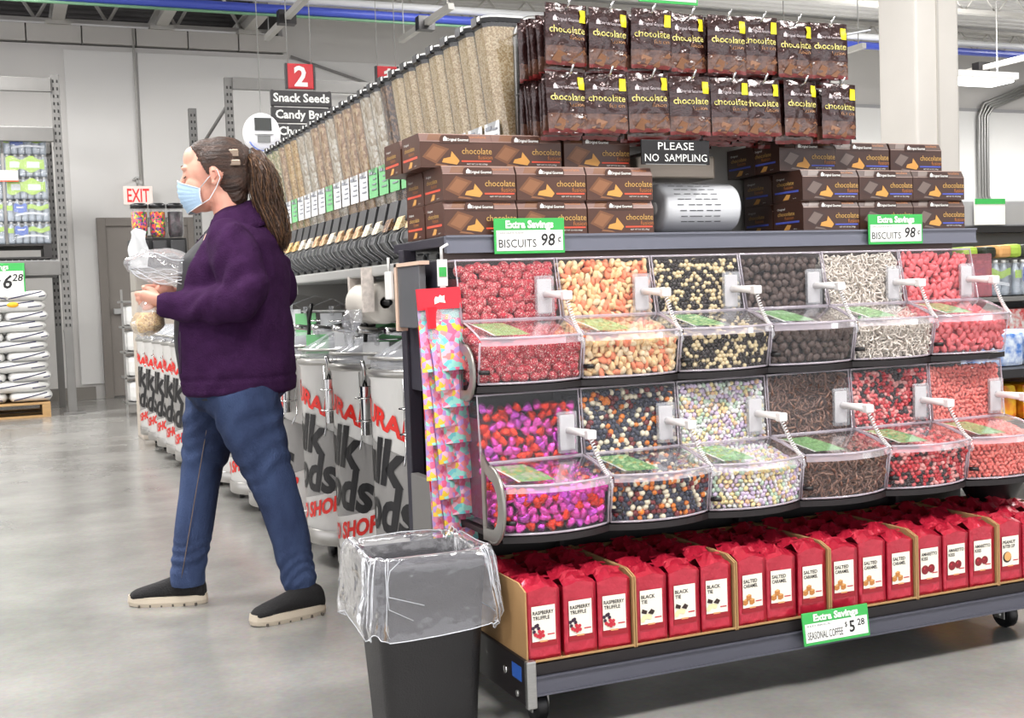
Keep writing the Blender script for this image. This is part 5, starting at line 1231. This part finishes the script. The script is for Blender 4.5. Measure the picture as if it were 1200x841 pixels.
def smooth_path(pts, rr, n=4):
    """catmull-rom"""
    P_ = [Vector(p) for p in pts]; out = []; ro = []
    for i in range(len(P_)-1):
        p0 = P_[max(i-1, 0)]; p1 = P_[i]; p2 = P_[i+1]; p3 = P_[min(i+2, len(P_)-1)]
        for k in range(n):
            t = k/n; out.append(.5*((2*p1)+(-p0+p2)*t+(2*p0-5*p1+4*p2-p3)*t*t+(-p0+3*p1-3*p2+p3)*t**3)); ro.append(rr[i]*(1-t)+rr[i+1]*t)
    return out+[P_[-1]], ro+[rr[-1]]
def remesh(b, vox, smooth=4, name='m'):
    me = b.mesh(name, m_white); o = D.objects.new('tmp', me); C.objects.link(o)
    m = o.modifiers.new('r', 'REMESH'); m.mode = 'VOXEL'; m.voxel_size = vox; m.use_smooth_shade = True
    s = o.modifiers.new('s', 'SMOOTH'); s.factor = .5; s.iterations = smooth
    dg = bpy.context.evaluated_depsgraph_get(); e = D.meshes.new_from_object(o.evaluated_get(dg)); D.objects.remove(o); D.meshes.remove(me)
    return e
def finish(me, name, m, parent, disp=None, keep=None, solid=0):
    bm = bmesh.new(); bm.from_mesh(me); bm.normal_update()
    if keep:
        bmesh.ops.delete(bm, geom=[f for f in bm.faces if not keep(f.calc_center_median())], context='FACES')
        for _ in range(2):
            bv = [v for v in bm.verts if v.is_boundary]
            bmesh.ops.smooth_vert(bm, verts=bv, factor=.5, use_axis_x=True, use_axis_y=True, use_axis_z=True)
        bm.normal_update()
    if disp:
        for v, d in [(v, disp(v.co, v.normal)) for v in bm.verts]: v.co += v.normal*d
    if solid: 
        bmesh.ops.solidify(bm, geom=bm.faces[:], thickness=solid)
    for f in bm.faces: f.smooth = True
    bm.to_mesh(me); bm.free(); me.materials.clear(); me.materials.append(m); me.name = name
    o = D.objects.new(name, me); C.objects.link(o); o.parent = parent; return o

her = thing('person', 'woman in purple fleece jacket, jeans and face mask holding clear bags', 'person', (.674, 4.184, 0), math.atan2(.3945, -.9189))
m_skin = mat('skin', (226, 172, 150), .5, var=.06, vscale=14, col2=(214, 150, 132), bump=.04, bscale=120)
m_purple = mat('fleece_purple', (58, 31, 66), .95, var=.2, vscale=30, bump=.35, bscale=180, spec=.1)
m_shirt = mat('shirt_black', (46, 46, 50), .8, var=.15, vscale=20)
m_jean = mat('denim', (66, 82, 118), .85, var=.35, vscale=5.5, col2=(28, 36, 62), bump=.4, bscale=220, stretch=(1, 1, .45), spec=.2)
m_hair = mat('hair_brown', (74, 50, 38), .42, var=.55, vscale=26, col2=(42, 28, 22), bump=.5, bscale=160, stretch=(.35, 3, 3))
m_hairl = mat('hair_light', (128, 92, 62), .42, var=.4, vscale=30, stretch=(1, 1, 3))
m_hairt = mat('hair_wave', (84, 58, 42), .4, var=.5, vscale=50, col2=(58, 40, 30), bump=.7, bscale=80)
m_mask = mat('mask_blue', (168, 196, 222), .7, bump=.1, bscale=90); m_strap = mat('mask_strap', (238, 240, 244), .6)
m_shoe = mat('shoe_black', (24, 23, 25), .85, bump=.4, bscale=160); m_sole = mat('shoe_sole', (198, 186, 168), .6)

# ---- one continuous body
FK = dict(hip=(-.05, .09, .80), knee=(-.185, .10, .47), ankle=(-.275, .11, .11), r=(.085, .058, .04))
b = MB()
rings(b, [hring(-.06, 0, .74, .10, .13), hring(-.06, 0, .82, .14, .17), hring(-.06, 0, .95, .135, .16), hring(-.06, 0, 1.1, .14, .17), hring(-.07, 0, 1.22, .13, .19), hring(-.08, 0, 1.30, .09, .17), hring(-.075, 0, 1.35, .055, .07), hring(-.06, 0, 1.40, .05, .055), hring(-.045, 0, 1.46, .05, .052)])
limb(b, [(-.05, .09, .80), (-.12, .10, .64), (-.185, .105, .47), (-.225, .11, .33), (-.268, .11, .09)], [.09, .075, .056, .05, .036])
limb(b, [(.0, -.09, .80), (.05, -.09, .64), (.098, -.09, .48), (.125, -.09, .33), (.158, -.085, .09)], [.09, .075, .056, .05, .036])
for s in (1, -1):
    sh = (-.11, .19*s, 1.27); el = (-.155, .256*s, 1.085); wr = (.115, .16*s, 1.075) if s == 1 else (.13, -.11, 1.10)
    limb(b, [sh, el], [.055, .042]); limb(b, [el, wr], [.042, .026])
def finger(b, base, dirs, L, r):
    p = Vector(base); pts = [p.copy()]
    for d, l in zip(dirs, L): p = p+Vector(d).normalized()*l; pts.append(p.copy())
    limb(b, pts, [r, r*.97, r*.92, r*.84][:len(pts)], 10)
# near (left) hand: palm over the bag neck, fingers curled around it
limb(b, [(.115, .16, 1.075), (.145, .145, 1.083), (.19, .12, 1.095)], [.027, .03, .032], flat=.62)
for k, (L1, r) in enumerate([(.034, .0095), (.037, .0098), (.034, .0093), (.028, .0085)]):
    o = Vector((.2+.004*k-.010*k, .118+.0, 1.112-.0165*k))
    finger(b, o, [(.9, -.35, -.05), (.35, -.9, -.1), (-.5, -.8, -.1)], [L1, L1*.75, L1*.55], r)
finger(b, (.160, .12, 1.103), [(.6, -.5, .55), (.75, -.6, .1)], [.034, .028], .0105)
# far (right) hand lifting the large bag
limb(b, [(.13, -.11, 1.10), (.155, -.085, 1.105), (.19, -.05, 1.115)], [.027, .03, .032], flat=.62)
for k, (L1, r) in enumerate([(.034, .0095), (.037, .0098), (.034, .0093), (.028, .0085)]):
    o = Vector((.205-.006*k, -.045, 1.135-.0165*k)); finger(b, o, [(.85, .45, .0), (.3, .95, -.1), (-.5, .8, -.1)], [L1, L1*.75, L1*.55], r)
finger(b, (.16, -.05, 1.13), [(.6, .5, .5), (.7, .6, .0)], [.034, .028], .0105)
# head
ell(b, (-.035, 0, 1.535), (.098, .076, .09)); ell(b, (.01, 0, 1.52), (.074, .066, .08)); ell(b, (.016, 0, 1.45), (.066, .054, .068)); ell(b, (.045, 0, 1.41), (.032, .034, .03))
limb(b, [(.066, 0, 1.525), (.080, 0, 1.497), (.090, 0, 1.472)], [.012, .0125, .0145], 12); ell(b, (.078, .015, 1.463), (.012, .009, .009)); ell(b, (.078, -.015, 1.463), (.012, .009, .009))
ell(b, (.042, 0, 1.56), (.038, .056, .05))
for s in (1, -1):
    ell(b, (.066, .03*s, 1.530), (.016, .024, .010)); ell(b, (.058, .033*s, 1.505), (.016, .017, .013)); ell(b, (.036, .036*s, 1.470), (.034, .026, .034))
    ell(b, (-.043, .076*s, 1.498), (.017, .010, .031), (.0, .15, .25*s)); ell(b, (-.04, .080*s, 1.475), (.010, .009, .012))
ell(b, (.075, 0, 1.428), (.014, .022, .009))
body = finish(remesh(b, .0042, 3), 'body', m_skin, her)
# ear hollow, lashes, brows, nails kept as small parts
for s in (1, -1):
    MB().tube([(.0745, .020*s, 1.501), (.0750, .030*s, 1.4975), (.0715, .041*s, 1.4975), (.063, .048*s, 1.501)], .0016, 6).build('eyelashes', mat('lash', (50, 34, 28), .6), her)
    MB().tube([(.083, .014*s, 1.533), (.081, .030*s, 1.538), (.070, .048*s, 1.536)], .0022, 6, rr=[.0014, .0026, .0012]).build('eyebrow', mat('brow', (96, 66, 50), .7), her)
    MB().tube([(-.038, .0865*s, 1.512), (-.048, .088*s, 1.515), (-.053, .087*s, 1.498), (-.044, .087*s, 1.484)], .0028, 6).build('ear_fold', mat('skin_ear', (212, 140, 122), .5), her)

# ---- shirt
b = MB(); rings(b, [hring(-.05, 0, .74, .15, .17), hring(-.05, 0, .82, .178, .19), hring(-.045, 0, .95, .183, .19), hring(-.045, 0, 1.1, .172, .185), hring(-.055, 0, 1.22, .158, .185), hring(-.08, 0, 1.29, .105, .15), hring(-.07, 0, 1.335, .07, .09), hring(-.065, 0, 1.352, .058, .068)])
finish(remesh(b, .008, 4), 'shirt', m_shirt, her, disp=lambda c, n: .004*noise.noise(Vector((c.x*9, c.y*9, c.z*16))))

# ---- jeans
b = MB(); rings(b, [hring(-.06, 0, .70, .12, .15), hring(-.065, 0, .76, .178, .182), hring(-.07, 0, .84, .182, .188), hring(-.07, 0, .9, .165, .18)])
limb(b, [(-.105, .085, .76), (-.135, .095, .64), (-.182, .10, .49), (-.218, .105, .38), (-.248, .11, .26), (-.266, .112, .15), (-.272, .112, .115)], [.125, .108, .082, .072, .066, .059, .06], 20)
limb(b, [(.0, -.085, .76), (.05, -.09, .64), (.096, -.09, .49), (.113, -.09, .38), (.135, -.088, .26), (.158, -.085, .14), (.165, -.085, .085)], [.13, .105, .074, .068, .068, .063, .064], 20)
def jdisp(c, n):
    low = max(0, 1-abs(c.z-.16)/.11); kn = max(0, 1-abs(c.z-.52)/.14); hp = max(0, 1-abs(c.z-.68)/.1)
    w = noise.noise(Vector((c.x*6, c.y*6, c.z*4)))
    return .0030*low*sin(c.z*120+w*14+c.x*40)+.0032*kn*sin(c.z*80+w*13+c.x*45)+.004*hp*sin((c.z+c.x*.9)*80+w*6)+.003*w
jeans = finish(remesh(b, .0065, 4), 'jeans', m_jean, her, disp=jdisp, keep=lambda c: not (c.z < (.088 if c.y > 0 else .07)))
m_st = mat('denim_stitch', (110, 96, 88), .7)
zs = [.74, .66, .58, .5, .42, .34, .26, .18, .11]
MB().tube([(.02+.0+.15*(.74-z)/.64+.0, -.09+(.128 if z > .7 else .108-.04*(.7-z)/.6)*.96, z) for z in zs], .0018, 5).build('side_seam', m_st, her)

# ---- jacket (volume, then opened at the front, neck, hem and cuffs)
b = MB()
rings(b, [hring(-.068, 0, .745, .15, .17), hring(-.068, 0, .765, .20, .21), hring(-.066, 0, .80, .207, .216), hring(-.056, 0, .95, .211, .218), hring(-.058, 0, 1.1, .203, .212), hring(-.07, 0, 1.2, .187, .212), hring(-.088, 0, 1.27, .155, .205), hring(-.095, 0, 1.315, .118, .165), hring(-.088, 0, 1.345, .085, .11), hring(-.08, 0, 1.37, .07, .08)])
for s in (1, -1):
    wr = (.125, .165*s, 1.072) if s == 1 else (.135, -.115, 1.10)
    pts, rr_ = smooth_path([(-.10, .165*s, 1.27), (-.135, .215*s, 1.2), (-.165, .248*s, 1.12), (-.145, .260*s, 1.082), (-.085, .245*s, 1.066), (.01, .205*s, 1.063), wr], [.078, .084, .078, .07, .063, .054, .042], 3)
    limb(b, pts, rr_, 20)
je = remesh(b, .0075, 5)
def jk(c):
    a = math.degrees(math.atan2(c.y, c.x+.06)); rad = math.hypot((c.x+.062)/.207, c.y/.216)
    w_ = 1.0 if c.z < 1.2 else 1.0-.0*(c.z-1.2)
    lim = 1.16
    near_edge = 56+max(0, (c.z-1.15))*120 if c.z > 1.15 else 56-16*(1.15-c.z)/.4
    if c.z < .757: return False
    if c.z > 1.352: return False
    if rad < lim and -14 < a < near_edge and c.x > -.02: return False
    d = Vector((c.x-.135, c.y-.165, c.z-1.072)); 
    if c.x > .148 and c.y > .09: return False
    d2 = c.x > .155 and c.y < -.05
    if d2: return False
    return True
def jd(c, n):
    arm = max(0, min(1, (abs(c.y)-.17)/.05)); w = noise.noise(Vector((c.x*5, c.y*5, c.z*5)))
    el = max(0, 1-(Vector((c.x+.13, abs(c.y)-.25, c.z-1.07))).length/.16)
    hem = -.012*math.exp(-((c.z-.815)/.006)**2)
    fold = .011*noise.noise(Vector((c.x*7+c.z*5, c.y*7, c.z*9)))+.005*noise.noise(Vector((c.x*16, c.y*14, c.z*10)))
    return fold+hem*.4+el*.009*sin(c.x*70+c.z*48+w*6)+arm*.004*sin(c.z*60+c.x*40+w*8)
jacket = finish(je, 'jacket', m_purple, her, disp=jd, keep=jk, solid=.006)
# collar: folded stand collar
b = MB()
def col(u, v):
    a = R(62+(332-62)*u); back = (1-cos(a))/2; nearw = 1
    r0 = .078; r1 = .128+.02*(1-back)
    if v < .5: t = v*2; r_ = r0+.002*t; z = 1.335-.045*(1-back)+.055*t+.012*back*t
    else: t = (v-.5)*2; r_ = r0+(r1-r0)*t; z = 1.39-.045*(1-back)+.012*back-(.075+.035*(1-back))*t**1.1
    return (-.07+r_*cos(a)*1.0-.01*back, r_*sin(a)*1.12, z+.003*sin(a*5))
b.grid(col, 48, 10, 0)
cme_ = b.mesh('collar', m_purple); finish(cme_, 'collar', m_purple, her, solid=.004)
# jacket details: zip edge, cuff seam, pocket line
m_seam = mat('fleece_seam', (38, 20, 46), .9)
MB().tube([(-.115, .300, 1.0), (-.108, .297, .9), (-.1, .29, .86)], .0001, 4).build('seam_thread', m_seam, her)
MB().tube([(.06, .223, .98), (.062, .221, .9), (.066, .215, .84)], .002, 5).build('pocket_seam', m_seam, her)
MB().bbox(-.155, -.149, .08, .1, 1.292, 1.305, .001).build('collar_tag', m_strap, her)

# ---- hair
b = MB(); ell(b, (-.052, 0, 1.556), (.106, .083, .083)); ell(b, (-.088, 0, 1.50), (.066, .069, .085)); ell(b, (-.13, 0, 1.565), (.035, .035, .032)); ell(b, (-.02, 0, 1.588), (.078, .066, .046)); ell(b, (-.095, 0, 1.44), (.04, .05, .05))
for s in (1, -1): limb(b, [(.0, .066*s, 1.565), (-.012, .073*s, 1.53), (-.02, .074*s, 1.505)], [.012, .009, .005], 8)
def hd(c, n):
    a = math.atan2(c.y, c.z-1.56); return .0011*sin(a*70+noise.noise(c*18)*4)+.0025*noise.noise(c*22)
hair = finish(remesh(b, .0045, 3), 'hair', m_hair, her, disp=hd)
b = MB()
pts, rr_ = smooth_path([(-.140, 0, 1.572), (-.168, 0, 1.562), (-.190, .004, 1.51), (-.200, .01, 1.44), (-.218, .014, 1.37), (-.236, .02, 1.30), (-.24, .02, 1.255)], [.022, .030, .040, .046, .044, .033, .012], 3)
limb(b, pts, rr_, 20)
tail = finish(remesh(b, .005, 2), 'ponytail', m_hairt, her, disp=lambda c, n: .007*noise.noise(Vector((c.x*30, c.y*30, c.z*14)))+.003*sin(c.x*160+c.z*50+noise.noise(c*18)*5))
b = MB(); random.seed(11)
for k in range(330):
    a = rnd(0, 2*pi); q = rnd(.7, 1.14); ph = rnd(0, 6); t0 = rnd(0, .25); P3 = []
    for s in range(14):
        t = t0+(1-t0)*s/13*rnd(.995, 1.0); i = min(len(pts)-1, t*(len(pts)-1)); i0 = int(i); i1 = min(i0+1, len(pts)-1); c = pts[i0].lerp(pts[i1], i-i0); r_ = rr_[i0]*(1-(i-i0))+rr_[i1]*(i-i0)
        r_ = r_*q+.004; wv = .006*sin(t*13+ph)*min(1, t*3)
        P3.append((c.x+(r_+wv)*cos(a+wv*30), c.y+(r_+wv)*sin(a+wv*30), c.z-.02*t*(k % 5)/5))
    b.tube(P3, .0012, 3, rr=[.0013]*10+[.0012, .001, .0008, .0005], mi=int(k % 4 == 0))
o = b.build('curls', [m_hairt, m_hairl], tail); o['kind'] = 'stuff'
MB().lathe([(.024, -.008), (.029, 0), (.024, .008)], 16, 0, mx=Matrix.Translation((-.152, 0, 1.57)) @ Matrix.Rotation(R(75), 4, 'Y')).build('hair_tie', m_blackp, her)
MB().bbox(-.125, -.085, .062, .071, 1.56, 1.585, .003).bbox(-.13, -.09, .064, .072, 1.53, 1.55, .003).build('hair_clip', mat('hair_clip', (150, 132, 116), .25, metal=.5), her)

# ---- mask
def mk(u, v):
    a = R(-82+164*u); z0, z1 = 1.376+.03*abs(2*u-1)**2, 1.494-.036*abs(2*u-1)**1.2
    z = z0+(z1-z0)*v; prof = .104-.014*(1-v)**2*2+.008*sin(v*pi)
    nose_ = .006*math.exp(-((2*u-1)/.16)**2)*max(0, v-.3)
    r_ = prof+nose_
    return (-.004+r_*cos(a)*(1.0)+.0018*sin(v*40), (.069+.002*sin(v*pi))*sin(a), z)
b = MB(); b.grid(mk, 28, 18, 0); finish(b.mesh('mask', m_mask), 'face_mask', m_mask, her, solid=.0012)
b = MB()
for v in (0, 1): b.tube([Vector(mk(k/20, v))*1 for k in range(21)], .0016, 5)
for s in (1, -1):
    u = 0 if s < 0 else 1
    b.tube([mk(u, k/6) for k in range(7)], .002, 5)
    b.tube([mk(u, 1), (-.02, .074*s, 1.492), (-.052, .082*s, 1.518), (-.062, .083*s, 1.49), (-.045, .08*s, 1.455), (-.02, .072*s, 1.42), mk(u, 0)], .0018, 5)
b.build('mask_strap', m_strap, her)

# ---- shoes
def shoe(px_, py_, yaw_, ln=.272):
    t = D.objects.new('shoe', None)
    b = MB(); S = [(-.5, .4, .75, .05), (-.47, .7, .95, .075), (-.38, .86, 1, .092), (-.2, .86, 1, .097), (-.02, .82, .95, .078), (.15, .9, .8, .062), (.3, .95, .62, .05), (.42, .8, .5, .04), (.48, .5, .3, .03), (.5, .2, .2, .022)]
    secs = []
    for x, w_, k, h in S: secs.append(((x*ln, 0, .018+h/2), (0, .046*w_, 0), (0, 0, h/2)))
    rings(b, secs, 20)
    o = finish(remesh(b, .005, 3), 'shoe', m_shoe, her); o.location = (px_, py_, 0); o.rotation_euler = (0, 0, yaw_)
    b = MB(); n = 28; out = []
    for k in range(n):
        a = 2*pi*k/n; x = cos(a); w_ = .046*(.92+.12*x) if x > 0 else .041
        xx = x*ln*.515; yy = w_*abs(sin(a))**.75*(1 if sin(a) > 0 else -1)
        out.append((xx, yy, .012*max(0, x-.6)+.006*max(0, -x-.7)))
    V = [(x, y, z) for x, y, z in out]+[(x*1.02, y*1.08, .014+z) for x, y, z in out]+[(x, y, .034+z*1.3) for x, y, z in out]
    b.add(V, [tuple(range(n-1, -1, -1)), tuple(range(2*n, 3*n))]+[(i*n+k, i*n+(k+1) % n, (i+1)*n+(k+1) % n, (i+1)*n+k) for i in range(2) for k in range(n)])
    q = b.build('sole', m_sole, o)
    g = MB()
    for k in range(6): g.box(-.11+.04*k, -.104+.04*k, -.044, .044, -.0005, .009)
    g.build('tread_groove', mat('tread_dark', (90, 84, 76), .8), o)
    return o
shoe(.24, -.095, 0.02); shoe(-.24, .165, .62, .262)

# ---- clear bags in her hands (own things)
film = clear('bag_film_clear', haze=.2, gloss=.4, bump=.35, bscale=22, hazecol=(232, 232, 236))
def herpos(p): return her.matrix_basis @ Vector(p)
hm = Matrix.Translation(her.location) @ Matrix.Rotation(her.rotation_euler.z, 4, 'Z')
t = thing('plastic_bag', 'large clear crinkled plastic bag held in both of the woman\'s hands', 'bag', (0, 0, 0)); t.matrix_world = hm
V, F = ico(4); b = MB(); VV = []
for v in V:
    v = Vector(v); k = 1+.10*noise.noise(v*2.2)+.12*noise.noise(v*5)*.6+.05*abs(noise.noise(v*9))
    x, y, z = v.x*.152*k, v.y*.07*k, v.z*.068*k*(1-.45*max(0, -v.x))*(1 if v.z > 0 else .85)
    VV.append((.122+x, .06+y, 1.190+z+.22*x*.45))
b.add(VV, F, 0, True); b.build('film', film, t)
b = MB(); random.seed(4)
for k in range(7):
    a0 = rnd(-1, 1); b.tube([(.124+.145*c_, .06+.072*(1-c_*c_)**.5*.95, 1.19+.05*a0*(1-c_*c_)**.5+.1*c_*.9*.22+.01*sin(c_*6+k)) for c_ in [-.96+.16*i for i in range(13)]], .0014, 4)
b.build('crease', clear('crease_white', haze=.75, gloss=.6), t)
t = thing('grain_bag', 'small clear bag of golden grain hanging below her hand', 'bag', (0, 0, 0)); t.matrix_world = hm
prof = [(.010, 1.105), (.016, 1.085), (.032, 1.06), (.048, 1.03), (.052, 1.005), (.04, .982), (.012, .968)]
def tear(u, v, k=1.0):
    i = v*(len(prof)-1); i0 = min(int(i), len(prof)-2); q = i-i0; r_ = (prof[i0][0]*(1-q)+prof[i0+1][0]*q)*k; z = prof[i0][1]*(1-q)+prof[i0+1][1]*q
    a = 2*pi*u; w_ = 1+.12*sin(a*7+z*40)*max(0, (z-1.03)*14)
    return (.185+(1.105-z)*.12+r_*cos(a)*1.12*w_, .12+r_*sin(a)*w_, z+.006*noise.noise(Vector((cos(a)*2, sin(a)*2, z*30))))
MB().grid(lambda u, v: tear(u, v), 32, 18, 0).build('film', film, t)
MB().grid(lambda u, v: tear(u, .42+.58*v, .95), 24, 12, 0).add([tear(k/24, .42, .95) for k in range(24)], [tuple(range(24))]).build('grain', grainmat('grain_golden', ((214, 170, 96), (236, 200, 130), (186, 140, 72), (222, 184, 112)), 200), t)['kind'] = 'stuff'
t = MB().tube([hm @ Vector((.215, .135, 1.09)), hm @ Vector((.22, .12, 1.11)), hm @ Vector((.2, .09, 1.12))], .0001, 4)

# ================================================================ TRASH CAN
t = thing('trash_can', 'black square trash can with clear liner standing at the rack\'s left corner', 'trash can', (.912, 2.775, 0), R(-2))
m_can = mat('can_black', (32, 31, 32), .5, var=.15, vscale=6, bump=.25, bscale=240)
W0, D0, W1, D1, HH = .228, .2, .28, .25, .435
b = MB()
def rr2(w_, d, r, z, n=4): return [(x, y, z) for x, y in rrect(w_, d, r, n)]
lay = [rr2(W0-.01, D0-.01, .03, 0), rr2(W0, D0, .032, .012)]+[rr2(W0+(W1-W0)*k/6, D0+(D1-D0)*k/6, .036, .012+(HH-.03)*k/6) for k in range(1, 7)]+[rr2(W1+.02, D1+.02, .04, HH-.018), rr2(W1+.02, D1+.02, .04, HH), rr2(W1-.004, D1-.004, .036, HH), rr2(W1-.01, D1-.01, .034, HH-.03), rr2(W0-.012, D0-.012, .03, .02)]
N = len(lay[0]); b.add([p for q in lay for p in q], [(i*N+k, i*N+(k+1) % N, (i+1)*N+(k+1) % N, (i+1)*N+k) for i in range(len(lay)-1) for k in range(N)]+[tuple(range(N-1, -1, -1)), tuple(range((len(lay)-1)*N, len(lay)*N))], 0, True)
b.build('can_body', m_can, t)
base = rrect(1, 1, .14, 8); M_ = len(base)
def per(u):
    i = u*M_; i0 = int(i) % M_; i1 = (i0+1) % M_; q = i-int(i); return base[i0][0]*(1-q)+base[i1][0]*q, base[i0][1]*(1-q)+base[i1][1]*q
def liner(u, v):
    x, y = per(u % 1); a = 2*pi*u
    key = [(-.016, -.16), (-.014, -.05), (-.008, .01), (.010, .022), (.022, -.01), (.028, -.07), (.034, -.13), (.026, -.165)]
    i = v*(len(key)-1); i0 = min(int(i), len(key)-2); q = i-i0; off = key[i0][0]*(1-q)+key[i0+1][0]*q; dz = key[i0][1]*(1-q)+key[i0+1][1]*q
    n1 = noise.noise(Vector((cos(a)*2.2, sin(a)*2.2, v*2.5))); n2 = noise.noise(Vector((cos(a)*7, sin(a)*7, v*3)))
    ov = max(0, v-.25)
    off += ov*(.03*n1+.022*n2); dz += .016*n1*(1 if v > .2 else 0)+ov*.03*noise.noise(Vector((cos(a)*3, sin(a)*3, 9)))
    return (x*(W1+2*off), y*(D1+2*off), HH+dz+.006*n2)
MB().grid(liner, 110, 26, 0).build('liner', clear('liner_film', haze=.13, gloss=.9, rough=.16, bump=.5, bscale=16, hazecol=(214, 214, 224)), t)
b = MB(); random.seed(8)
for k in range(26):
    u = rnd(0, 1); v0 = rnd(.25, .5); v1 = rnd(.7, 1); b.tube([Vector(liner(u+.03*(s/6-.5)*rnd(.8, 1.2)+.01*sin(s), v0+(v1-v0)*s/6))*1.003 for s in range(7)], .0011, 4)
b.tube([liner(k/110, 1) for k in range(111)], .0014, 4).tube([liner(k/110, .4) for k in range(111)], .0012, 4)
b.build('liner_crease', MATS['crease_white'], t)
tag(MB().bbox(.90, .96, 2.74, 2.79, .3, .33, .01).build('paper_scrap', mat('paper_scrap', (150, 130, 112), .7)), 'crumpled brown paper scrap inside the lined trash can', 'paper scrap')
